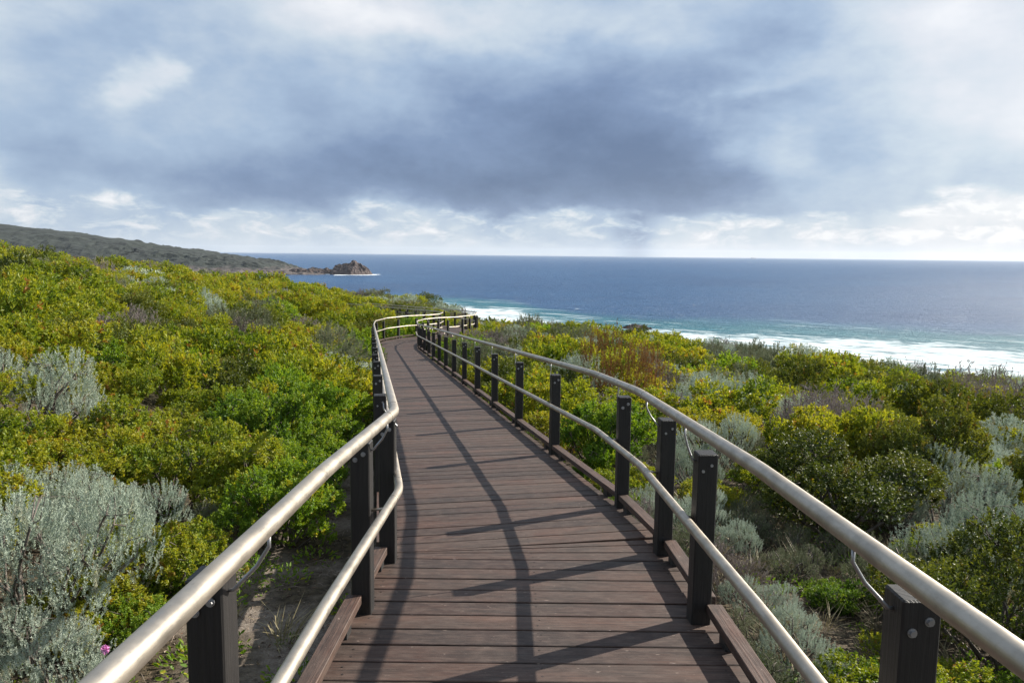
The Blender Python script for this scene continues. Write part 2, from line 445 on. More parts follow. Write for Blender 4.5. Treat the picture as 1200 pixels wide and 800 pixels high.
# ------------------------------------------------------------------ terrain (structure)
def build_terrain():
    na, nr = 300, 230
    rr = .4 * (620 / .4) ** (np.arange(nr) / (nr - 1)); aa = np.linspace(0, 2 * np.pi, na, endpoint=False)
    Rr, Aa = np.meshgrid(rr, aa, indexing="ij")
    X = Rr * np.sin(Aa); Y = Rr * np.cos(Aa); Z = ground(X, Y)
    V = np.stack([X, Y, Z], -1).reshape(-1, 3)
    i = np.arange(nr - 1)[:, None] * na; j = np.arange(na)[None, :]; j2 = (j + 1) % na
    Q = np.stack([i + j, i + na + j, i + na + j2, i + j2], -1).reshape(-1, 4)
    V = np.vstack([V, [[0, 0, float(ground(0, 0))]]]); c = len(V) - 1
    T = np.stack([np.full(na, c), np.arange(na), (np.arange(na) + 1) % na], -1)
    Q = Q[:, ::-1]; T = T[:, ::-1]
    mt, n, out = new_mat("sandy_heath_soil")
    pos = n.node("ShaderNodeNewGeometry").outputs["Position"]
    sp = n.node("ShaderNodeSeparateXYZ", {0: pos})
    r = n.vm("LENGTH", pos)
    n1 = n.noise(pos, 1.1, 6, .6); n2 = n.noise(pos, 14.0, 5, .65); n3 = n.noise(pos, 60.0, 3, .6)
    sand = n.mix(n.mapr(n2, .35, .65), (.12, .098, .080), (.22, .188, .158))
    sand = n.mix(n.mapr(n3, .5, .68), sand, (.12, .09, .07))
    lit = n.mix(n.mapr(n2, .4, .6), (.035, .027, .018), (.085, .066, .042))
    trk = n.node("ShaderNodeAttribute", attribute_name="leaf").outputs["Fac"]
    c = n.mix(n.math("MAXIMUM", n.mapr(n1, .44, .58), n.math("SUBTRACT", 1.0, trk)), sand, lit)
    far = n.ramp(n.noise(pos, .7, 6, .65), [(.3, (.020, .028, .008)), (.5, (.050, .058, .015)), (.7, (.09, .085, .03))])
    c = n.mix(n.mapr(r, 12, 24), c, far)
    h = n.math("ADD", n.math("MULTIPLY", n2, .6), n.math("MULTIPLY", n3, .4))
    bp = n.node("ShaderNodeBump", {"Strength": 0.8, "Distance": 0.03, "Height": h})
    bs = n.node("ShaderNodeBsdfPrincipled", {"Base Color": c, "Roughness": .95, "Specular IOR Level": .2, "Normal": bp.outputs[0]})
    n.l.new(bs.outputs[0], out.inputs[0])
    dd, sg, _s = nearest(V[:, 0], V[:, 1]); tk = (1 - smooth((dd - 2.0) / 1.0)) * np.where(sg > 0, (1 - smooth((dd - .5) / .8)), 1)
    me = np_mesh("ground", V, [Q, T], [mt], {"leaf": np.stack([tk, tk, tk, np.ones_like(tk)], 1)}, smooth=True)
    o = link(bpy.data.objects.new("ground", me)); tag(o, kind="structure")
build_terrain()

# ------------------------------------------------------------------ sea (structure)
def build_sea():
    rings = [0, 200, 400, 800, 1600, 3500, 8000, 16000, 30000]; na = 96
    V = [(0, 0, SEA_Z)]
    for r in rings[1:]:
        for k in range(na):
            a = 2 * math.pi * k / na; V.append((r * math.sin(a), r * math.cos(a), SEA_Z))
    T = np.array([(0, 1 + (k + 1) % na, 1 + k) for k in range(na)])
    Q = []
    for i in range(len(rings) - 2):
        b = 1 + i * na
        for k in range(na):
            k2 = (k + 1) % na; Q.append((b + k, b + k2, b + na + k2, b + na + k))
    mt, n, out = new_mat("sea_water")
    pos = n.node("ShaderNodeNewGeometry").outputs["Position"]
    sp = n.node("ShaderNodeSeparateXYZ", {0: pos}); x, y = sp.outputs[0], sp.outputs[1]
    dist = n.vm("LENGTH", pos)
    cv = n.node("ShaderNodeFloatCurve")   # outer edge of the surf along the shore
    pts = [(-100, 735), (0, 655), (25, 560), (55, 505), (105, 478), (152, 470), (195, 458), (225, 430), (260, 412), (330, 370), (420, 330), (800, 200)]
    X0, X1, Y1 = -100.0, 800.0, 800.0
    c = cv.mapping.curves[0]
    while len(c.points) < len(pts): c.points.new(.5, .5)
    for p, (a, b) in zip(c.points, pts): p.location = ((a - X0) / (X1 - X0), b / Y1); p.handle_type = "VECTOR"
    cv.mapping.update()
    n.put(cv.inputs["Value"], n.mapr(x, X0, X1))
    ye = n.math("MULTIPLY", cv.outputs[0], Y1)
    d = n.math("SUBTRACT", y, ye)                      # > 0 seaward
    wob = n.noise(pos, .035, 4, .6); d2 = n.math("ADD", d, n.math("MULTIPLY", n.math("SUBTRACT", wob, .5), 60))
    # foam
    st = n.vm("MULTIPLY", n.node("ShaderNodeVectorRotate", {"Vector": pos, "Angle": rad(32)}, rotation_type="Z_AXIS").outputs[0], (.55, 1.5, 1))
    fn = n.noise(st, .12, 8, .68, dist=.6)
    solid = n.mapr(d2, -32, 4, .34, .66)
    foam = n.mapr(n.math("ADD", fn, n.mapr(d2, -70, 6, .085, -.17)), .46, .60, 0, 1)
    cap = n.noise(n.vm("MULTIPLY", pos, (1, 1.2, 1)), .085, 4, .6)
    streak = n.math("MULTIPLY", n.mapr(cap, .70, .73), n.mapr(dist, 500, 2600, 1.0, 0.0))
    foam = n.math("MAXIMUM", foam, n.math("MULTIPLY", streak, .8))
    # breaking lines a little way out
    ln = n.noise(n.vm("MULTIPLY", st, (.35, 1.6, 1)), .07, 5, .6)
    brk = n.math("MULTIPLY", n.mapr(ln, .60, .64), n.mapr(d, 100, 20, 0.0, 1.0))
    foam = n.math("MAXIMUM", foam, brk)
    # headland surf
    foam = n.math("MINIMUM", foam, 1.0)
    teal = n.mapr(n.math("ADD", d, n.math("MULTIPLY", n.math("SUBTRACT", wob, .5), 120)), 120, 0, 0, 1, "SMOOTHSTEP")
    big = n.noise(n.vm("MULTIPLY", pos, (.6, 1.8, 1)), .006, 5, .6)
    deep = n.mix(n.mapr(big, .35, .65), (.015, .072, .180), (.026, .105, .230))
    wc = n.mix(teal, deep, (.020, .165, .205))
    sw = n.noise(n.vm("MULTIPLY", st, (.35, 1.8, 1)), .045, 8, .66)
    wc = n.mix(n.mapr(sw, .36, .66, 0, .75), wc, n.mix(1.0, wc, (.45, .52, .62), "MULTIPLY"))
    w1 = n.noise(n.vm("MULTIPLY", st, (.6, 1.6, 1)), .10, 8, .62); w2 = n.noise(pos, .55, 6, .62)
    hh = n.math("ADD", n.math("MULTIPLY", w1, 1.0), n.math("MULTIPLY", w2, .22))
    bst = n.mapr(dist, 300, 6000, 1.0, .6)
    bp = n.node("ShaderNodeBump", {"Strength": bst, "Distance": 7.0, "Height": hh})
    wat = n.node("ShaderNodeBsdfPrincipled", {"Base Color": wc, "Roughness": .30, "IOR": 1.33, "Specular IOR Level": .34, "Normal": bp.outputs[0]})
    fo = n.node("ShaderNodeBsdfDiffuse", {"Color": (.60, .66, .68, 1)})
    mxs = n.node("ShaderNodeMixShader", {0: foam, 1: wat.outputs[0], 2: fo.outputs[0]})
    n.l.new(mxs.outputs[0], out.inputs[0])
    me = np_mesh("sea", np.array(V), [np.array(Q), T], [mt])
    # make sure faces look up
    o = link(bpy.data.objects.new("sea", me)); tag(o, kind="structure")
build_sea()

# ------------------------------------------------------------------ rock and headland
from mathutils import noise as MN
def fbm(x, y, z, o=5):
    return MN.fractal(Vector((x, y, z)), 1.0, 2.0, o)
def mat_rock(name, a, b, c_, green=None, zg=0):
    mt, n, out = new_mat(name)
    pos = n.node("ShaderNodeNewGeometry").outputs["Position"]
    n1 = n.noise(n.vm("MULTIPLY", pos, (1, 1, 2.2)), .05, 8, .65); n2 = n.noise(pos, .3, 5, .6)
    c = n.ramp(n.math("ADD", n.math("MULTIPLY", n1, .6), n.math("MULTIPLY", n2, .4)), [(.36, a), (.5, b), (.64, c_)])
    if green:
        z = n.node("ShaderNodeSeparateXYZ", {0: pos}).outputs[2]
        gm = n.mapr(n.math("ADD", z, n.math("MULTIPLY", n.math("SUBTRACT", n1, .5), 40)), zg - 3, zg + 3)
        gc = n.ramp(n.noise(pos, .02, 9, .7), [(.38, green[0]), (.62, green[1])])
        c = n.mix(gm, c, gc)
    bp = n.node("ShaderNodeBump", {"Strength": .7, "Distance": 2.0, "Height": n.math("ADD", n1, n.math("MULTIPLY", n2, .4))})
    bs = n.node("ShaderNodeBsdfPrincipled", {"Base Color": c, "Roughness": .95, "Normal": bp.outputs[0]})
    n.l.new(bs.outputs[0], out.inputs[0]); return mt
def mat_foam():
    mt, n, out = new_mat("wave_foam")
    bs = n.node("ShaderNodeBsdfPrincipled", {"Base Color": (.8, .84, .86, 1), "Roughness": .8})
    n.l.new(bs.outputs[0], out.inputs[0]); return mt
M_ISLET = mat_rock("granite", (.034, .026, .025), (.070, .052, .048), (.125, .098, .092))
M_HEAD = mat_rock("headland_rock_and_scrub", (.045, .040, .040), (.085, .070, .066), (.15, .125, .115), ((.010, .015, .014), (.020, .028, .022)), -34)
M_FOAM = mat_foam()
def pt(u, v, D):
    d = ray(u, v); return d * (D / d[1])
def build_headland():
    cr = [(-420, 225, 2100), (-150, 246, 1980), (0, 263, 1880), (60, 269.5, 1840), (120, 278, 1800), (200, 289.5, 1740), (240, 296, 1700), (290, 303, 1650), (320, 309, 1620), (345, 315, 1600), (372, 319, 1590), (392, 321.5, 1585)]
    C_ = np.array([pt(*c) for c in cr]); L = np.concatenate([[0], np.cumsum(np.linalg.norm(np.diff(C_[:, :2], axis=0), axis=1))])
    ns, nt = 320, 70
    V = np.zeros((ns, nt, 3))
    for i in range(ns):
        s = L[-1] * i / (ns - 1)
        c = np.array([np.interp(s, L, C_[:, k]) for k in range(3)])
        k = min(np.searchsorted(L, s), len(L) - 1); k = max(k, 1)
        d = C_[k, :2] - C_[k - 1, :2]; d /= np.linalg.norm(d); nrm = np.array([d[1], -d[0]])
        if nrm[1] > 0: nrm = -nrm            # towards the camera
        H = c[2] - SEA_Z
        wf = 90 + 3.8 * H; wb = 60 + 4.0 * H
        for j in range(nt):
            t = j / (nt - 1) * 2 - 1
            w = wf if t > 0 else wb
            q = abs(t); prof = (1 - q ** 1.5) if q < 1 else 0
            p = c[:2] + nrm * t * w
            nz = fbm(p[0] * .012, p[1] * .012, 3.1, 6)
            h = H * prof * (1 + .12 * nz * q) + nz * (5 * min(1, q * 3 + .3 * (i / ns) ** 3) + 2) * (prof ** .3 if prof > 0 else 0) + 4 * fbm(p[0] * .05, p[1] * .05, 9, 4) * min(1, q * 4 + max(0, i / ns - .7) * 2) * (prof > .02)
            V[i, j] = (p[0], p[1], SEA_Z - 4 + (h + 4) if q < .98 else SEA_Z - 5)
    i = np.arange(ns - 1)[:, None] * nt; j = np.arange(nt - 1)[None, :]
    Q = np.stack([i + j, i + j + 1, i + nt + j + 1, i + nt + j], -1).reshape(-1, 4)
    o = link(bpy.data.objects.new("headland", np_mesh("headland", V.reshape(-1, 3), [Q], [M_HEAD], smooth=False))); tag(o, kind="structure")
build_headland()

def rock_mesh(name, prof, width, depth, seed, amp, ns=90, nt=60, mat=M_ISLET):
    """ridge profile prof [(x, h)] in metres, rocky heightfield standing in the sea"""
    px = np.array([p[0] for p in prof]); ph = np.array([p[1] for p in prof])
    V = np.zeros((ns, nt, 3))
    for i in range(ns):
        x = px[0] + (px[-1] - px[0]) * i / (ns - 1); H = np.interp(x, px, ph)
        for j in range(nt):
            t = j / (nt - 1) * 2 - 1
            y = t * depth * (0.35 + .65 * (H / ph.max()))
            pr = max(0, 1 - abs(t) ** 1.3)
            nz = MN.ridged_multi_fractal(Vector((x / width * 9 + seed, y / width * 9, seed)), .9, 2.1, 5, 1.0, 2.0) - 1.1
            h = H * pr + amp * nz * (pr ** .5) * min(1, H / (ph.max() * .25))
            V[i, j] = (x, y, h if pr > 0.02 else -2.5)
    i = np.arange(ns - 1)[:, None] * nt; j = np.arange(nt - 1)[None, :]
    Q = np.stack([i + j, i + j + 1, i + nt + j + 1, i + nt + j], -1).reshape(-1, 4)[:, ::-1]
    return np_mesh(name, V.reshape(-1, 3), [Q], [mat])
def foam_ring(name, parent, rx, ry, seed, thick=.7, off=(0, 0)):
    """uneven white water round a rock, real thickness"""
    b = MB(); N = 90; vs = []
    for ring, (f, z) in enumerate(((.55, .5), (.9, thick), (1.05, thick * .6), (1.15, -.4))):
        for k in range(N):
            a = 2 * math.pi * k / N
            w = 1 + .45 * fbm(math.cos(a) * 2 + seed, math.sin(a) * 2, ring * .15, 4) * (ring > 0)
            vs.append((off[0] + rx * f * w * math.cos(a), off[1] + ry * f * w * math.sin(a), z))
    fs = [(r * N + k, (r + 1) * N + k, (r + 1) * N + (k + 1) % N, r * N + (k + 1) % N) for r in range(3) for k in range(N)]
    b.add(vs, fs); return b.build(name, M_FOAM, parent)
def sea_rock(loc, prof, depth, seed, amp, label, foam=None, ns=90, nt=60):
    e = empty("sea_rock", loc); tag(e, label, "rock", None)
    w = prof[-1][0] - prof[0][0]
    link(bpy.data.objects.new("rock_face", rock_mesh("rock_face", prof, w, depth, seed, amp, ns, nt)), e)
    if foam: foam_ring("breaking_foam", e, *foam)
    return e
D0 = 1560.0; k0 = D0 / F_PX
c0 = pt(412, 320, D0)
sea_rock((c0[0], D0, SEA_Z), [(-24 * k0 * 1.0, 1), (-19 * k0, 10 * k0), (-10 * k0, 12 * k0), (-4 * k0, 13 * k0), (1 * k0, 15.5 * k0), (5 * k0, 15.5 * k0), (10 * k0, 12.5 * k0), (17 * k0, 8.5 * k0), (20 * k0, 6 * k0), (24 * k0, 0.5)], 46, 3.3, 4,
         "pointed brown granite islet in the sea at the tip of the headland", (44, 46, 2, .4, (10, -6)))
c1 = pt(372, 320, 1575)
sea_rock((c1[0], 1575, SEA_Z), [(-36 * k0, 2), (-24 * k0, 6.5 * k0), (-14 * k0, 4.5 * k0), (-6 * k0, 7 * k0), (2 * k0, 5 * k0), (12 * k0, 6.5 * k0), (20 * k0, 3 * k0), (26 * k0, .5)], 40, 7.7, 5,
         "low broken reef of brown rock between the headland and the pointed islet", (80, 42, 5, .9, (-15, -6)))
for (u, v, w, h, lab) in ((745, 384.5, 9, 2.6, "dark wet rock in the surf, the widest of the small surf rocks"), (757, 385.5, 4, 1.6, "small dark rock just right of the widest surf rock"),
                          (699, 381, 3.6, 1.4, "tiny dark rock alone in the surf left of the widest surf rock")):
    d = ray(u, v); t = SEA_Z / d[2]; p = d * t
    sea_rock((p[0], p[1], SEA_Z), [(-w, .1), (-w * .6, h * .7), (-w * .1, h), (w * .4, h * .6), (w * .75, h * .75), (w, .1)], w * .5, u * .1, h * .35, lab, None, 26, 16)

# ------------------------------------------------------------------ haze: the air over the sea
def build_haze():
    b = MB(); b.box((0, 0, (230 + SEA_Z - 8) / 2), (31000, 0, 0), (0, 31000, 0), (0, 0, (230 - SEA_Z + 8) / 2))
    mt, n, out = new_mat("sea_air")
    v = n.node("ShaderNodeVolumePrincipled", {"Color": (.80, .88, 1.0, 1), "Density": 1.9e-5, "Anisotropy": .2})
    n.l.new(v.outputs[0], out.inputs["Volume"])
    tag(b.build("haze", mt), kind="stuff")
build_haze()

# ------------------------------------------------------------------ ship on the horizon
def build_ship():
    d = ray(883, 305); p = d * (19000 / d[1]); e = empty("cargo_ship", (p[0], 19000, SEA_Z))
    tag(e, "tiny grey ship alone on the horizon right of centre", "ship")
    m_ = mat_plain("ship_grey_paint", (.22, .24, .27), (.28, .30, .33), .05)
    b = MB(); L = 70
    vs = [(-L, -9, 12), (L * .9, -9, 12), (L * 1.05, 0, 15), (L * .9, 9, 12), (-L, 9, 12), (-L * .96, -8, -2), (L * .82, -8, -2), (L * .92, 0, -2), (L * .82, 8, -2), (-L * .96, 8, -2)]
    fs = [(0, 1, 2, 3, 4)] + [(i, i + 5, (i + 1) % 5 + 5, (i + 1) % 5) for i in range(5)] + [(9, 8, 7, 6, 5)]
    b.add(vs, fs); b.build("hull", m_, e)
    b = MB(); b.box((-L * .7, 0, 22), (12, 0, 0), (0, 7, 0), (0, 0, 9.9), bev=1); b.tube([(-L * .8, 0, 32), (-L * .8, 0, 40)], 2.5, 10); b.build("superstructure", m_, e)
    b = MB(); b.box((L * .1, 0, 16.5), (38, 0, 0), (0, 7, 0), (0, 0, 4.4), bev=.5); b.build("deck_cargo", m_, e)
build_ship()

# ------------------------------------------------------------------ boardwalk
rnd = random.Random(7)
HALF = 0.95
walk = empty("boardwalk", (0.12, 0, float(deck_z(0.0))))
tag(walk, "weathered brown timber boardwalk with low kerbs winding down towards the sea", "boardwalk")
wl = np.array(walk.location)
def seg_frame(k):
    a = CLp[k]; d = (CLp[k + 1] - a) / SEG[k]; nr = np.array([d[1], -d[0]])    # nr points right
    return a, d, nr
def build_deck():
    b = MB(); tones = []
    for k in range(len(SEG)):
        a, d, nr = seg_frame(k)
        # joints: the line across the deck at each corner follows the next segment's boards
        def lim(w, end):
            kk = k + 1 if end else k
            if kk >= len(SEG): return SEG[k]
            p = CLp[kk]
            if k + 1 > len(SEG) - 1 and end: return SEG[k]
            _, d2, n2 = seg_frame(kk) if end else (None, d, nr)
            if not end: return 0.0
            # intersect  a + d*s + nr*w  with line p + n2*t
            rhs = p - a - nr * w
            Mx = np.array([[d[0], -n2[0]], [d[1], -n2[1]]]); return float(np.linalg.solve(Mx, rhs)[0])
        pitch_ = .178; s = 0.004
        while s < SEG[k] + 1.0:
            s1 = s + pitch_ - rnd.uniform(.010, .015)
            if k == 1 and s < .1: s += .012; s1 += .012
            cs = []
            wL = -HALF - rnd.uniform(0, .012); wR = HALF + rnd.uniform(0, .012)
            for w, q in ((wL, s), (wR, s), (wR, s1), (wL, s1)):
                cs.append((w, min(q, lim(w, True) - .006)))
            if cs[3][1] - cs[0][1] < .012 and cs[2][1] - cs[1][1] < .012: break
            if cs[3][1] - cs[0][1] < .004: cs[3] = (cs[3][0], cs[0][1] + .004)
            if cs[2][1] - cs[1][1] < .004: cs[2] = (cs[2][0], cs[1][1] + .004)
            dzb = rnd.uniform(-.0025, .0015); tl = rnd.uniform(-.0015, .0015)
            tone = rnd.random() ** 1.5
            top = []; 
            NW = 1
            P_ = []
            for (w, q) in cs:
                xy = a + d * q + nr * w; z = float(deck_z(SS[k] + q)) + dzb + (tl if w > 0 else -tl)
                P_.append(np.array([xy[0], xy[1], z]) - wl)
            # bevelled top: inner ring at top, outer ring 3 mm lower
            cen = sum(P_) / 4; bv = .004
            dd3 = np.array([d[0], d[1], 0]) * bv; nn3 = np.array([nr[0], nr[1], 0]) * bv
            ins = [P_[0] + dd3 + nn3, P_[1] + dd3 - nn3, P_[2] - dd3 - nn3, P_[3] - dd3 + nn3]
            low_ = [p - np.array([0, 0, .003]) for p in P_]; bot = [p - np.array([0, 0, .036]) for p in P_]
            vs = ins + low_ + bot
            fs = [(0, 1, 2, 3)] + [(4 + i, 4 + (i + 1) % 4, (i + 1) % 4, i) for i in range(4)] + [(8 + i, 8 + (i + 1) % 4, 4 + (i + 1) % 4, 4 + i) for i in range(4)] + [(11, 10, 9, 8)]
            o_ = (rnd.random() * 60, rnd.random() * 60)
            uvv = [(v_.dot(np.array([nr[0], nr[1], 0])) + o_[0], v_.dot(np.array([d[0], d[1], 0])) + v_[2] * .3 + o_[1]) for v_ in vs]
            b.add(vs, fs, 0, [[uvv[i] for i in f] for f in fs]); tones += [tone] * len(fs)
            if SS[k] + s < 14:
                for w in (-.86, 0.03, .86):
                    for q in (s + .045, s1 - .045):
                        if q > lim(w, True) - .02: continue
                        w2 = w + rnd.uniform(-.012, .012); q2 = q + rnd.uniform(-.006, .006)
                        xy = a + d * q2 + nr * w2; z = float(deck_z(SS[k] + q2)) + dzb + .0012
                        c = np.array([xy[0], xy[1], z]) - wl
                        ring = [c + .0055 * np.array([math.cos(t), math.sin(t), 0]) for t in np.linspace(0, 2 * math.pi, 8, endpoint=False)]
                        rb = [r_ - np.array([0, 0, .004]) for r_ in ring]
                        b.add(ring + rb, [tuple(range(8))] + [(8 + i, 8 + (i + 1) % 8, (i + 1) % 8, i) for i in range(8)], 1); tones += [.5] * 9
            s = s + pitch_
    o = b.build("deck", [M_DECK, mat_metal("dull_screw_steel", (.10, .085, .08), .6)], walk)
    at_ = o.data.attributes.new("tone", "FLOAT", "FACE"); at_.data.foreach_set("value", np.array(tones, np.float32))
build_deck()
def deck_pt(s, w, dz=0.0):
    c = cl_at(s); d = cl_dir(s); return np.array([c[0] + d[1] * w, c[1] - d[0] * w, float(deck_z(s)) + dz])
def corner_pts(w, dz, chamfer=0.0, w2=None):
    """offset polyline of the centre line with mitred corners"""
    out = []; w2 = w2 or w
    for k in range(len(CLp)):
        if k == 0: _, d, nr = seg_frame(0); p = CLp[0] + nr * w; out.append((p, SS[0], 0)); continue
        if k == len(CLp) - 1: _, d, nr = seg_frame(k - 1); p = CLp[k] + nr * w2; out.append((p, SS[k], 0)); continue
        _, da, na_ = seg_frame(k - 1); _, db, nb = seg_frame(k)
        wa = w if k == 1 else w2; A0 = CLp[k] + na_ * wa; B0 = CLp[k] + nb * w2
        tt = np.linalg.solve(np.array([[da[0], -db[0]], [da[1], -db[1]]]), B0 - A0); p = A0 + da * tt[0]
        if chamfer and k == 1:
            out.append((p - da * chamfer, SS[k] - chamfer, 1)); out.append((p + db * chamfer, SS[k] + chamfer, 1))
        else: out.append((p, SS[k], 1))
    # arc length of every point = that of the nearest point of the centre line; extra points where the deck's slope changes
    out = [(p, float(nearest(p[0], p[1])[2])) for p, _, _ in out]
    o2 = [out[0]]
    for sx in (0.0, 2.5):
        f = (sx - out[0][1]) / (out[1][1] - out[0][1]); o2.append((out[0][0] * (1 - f) + out[1][0] * f, sx))
    out = o2 + out[1:]
    return [np.array([p[0], p[1], float(deck_z(s)) + dz]) for p, s in out]
# side beams and joists under the deck
for w in (-.80, .80):
    b = MB()
    pts = corner_pts(w, -.036)
    for p, q in zip(pts[:-1], pts[1:]):
        c = (p + q) / 2 - wl; h = (q - p) / 2; s_ = np.cross(h, (0, 0, 1.0)); s_ *= .024 / np.linalg.norm(s_)
        b.box(c - np.array([0, 0, .075]), h, s_, (0, 0, .072))
    b.build("side_beam", M_POST, walk)
s = -2.6
while s < 40:
    b = MB()
    L_, R_ = deck_pt(s, -.9, -.22) - wl, deck_pt(s, .9, -.22) - wl; d = cl_dir(s)
    b.box((L_ + R_) / 2, (R_ - L_) / 2, (d[0] * .04, d[1] * .04, 0), (0, 0, .05)); s += 2.0
    b.build("cross_bearer", M_POST, walk)

# stations of the posts
ST_R = [-1.6, .12, 1.85, 3.72, 4.80, 5.80] ; ST_L = [-1.6, .12, 1.92, 3.80, 4.60, 6.3]
s = 8.1
while s < 31: ST_R.append(s); s += 2.05
s = 8.4
while s < 31: ST_L.append(s); s += 2.05
ST_R += [31.9, 33.0, 34.0, 35.0, 36.0, 37.0, 37.9, 38.8, 39.6, 40.4, 41.2, 42.6, 44.5, 46.6, 48.7, 50.8, 52.9, 55, 57.1, 59.2, 61.3, 63.4, 65.5, 67.6, 70]
ST_L += [31.7, 32.9, 34.1, 35.3, 36.5, 37.6, 38.7, 39.8, 40.9, 42.6, 44.5, 46.6, 48.7, 50.8, 52.9, 55, 57.1, 59.2, 61.3, 63.4, 65.5, 67.6, 70]
SEND = float(SS[-1]) - .1
# kerbs between the posts, one board each
for side, ST in ((1, ST_R), (-1, ST_L)):
    w = side * .93
    cp = corner_pts(w, 0, w2=side * .965)
    def off_pt(s_):
        c = cl_at(s_)
        best = None; dd = 1e9; P2 = [p[:2] for p in cp]
        q0 = deck_pt(s_, w if s_ < 5 else side * .965)[:2]
        for a_, b_ in zip(P2[:-1], P2[1:]):
            d_ = b_ - a_; t = np.clip((q0 - a_).dot(d_) / d_.dot(d_), 0, 1); q = a_ + d_ * t
            if np.linalg.norm(q - q0) < dd: dd = np.linalg.norm(q - q0); best = q
        return best
    for s0, s1 in zip(ST[:-1], ST[1:]):
        if s1 > 46: break
        p = off_pt(s0); q = off_pt(s1)
        P0 = np.array([p[0], p[1], float(deck_z(s0)) + .088]); P1 = np.array([q[0], q[1], float(deck_z(s1)) + .088])
        dv = P1 - P0; L = np.linalg.norm(dv); dv /= L; gap = .052
        if L < .2: continue
        P0 = P0 + dv * gap; P1 = P1 - dv * gap
        sd_ = np.cross(dv, (0, 0, 1.0)); sd_ /= np.linalg.norm(sd_); upv = np.cross(sd_, dv)
        kb = MB(); c = (P0 + P1) / 2 - wl
        kb.box(c, (P1 - P0) / 2, sd_ * .040, upv * .023, bev=.003)
        for t in (-.36, .36):      # packing blocks that lift the kerb off the deck
            kb.box(c + (P1 - P0) * t - upv * .0550, dv * .05, sd_ * .026, upv * .0310, mi=1)
        kb.build("kerb", [M_KERB, M_POST], walk)

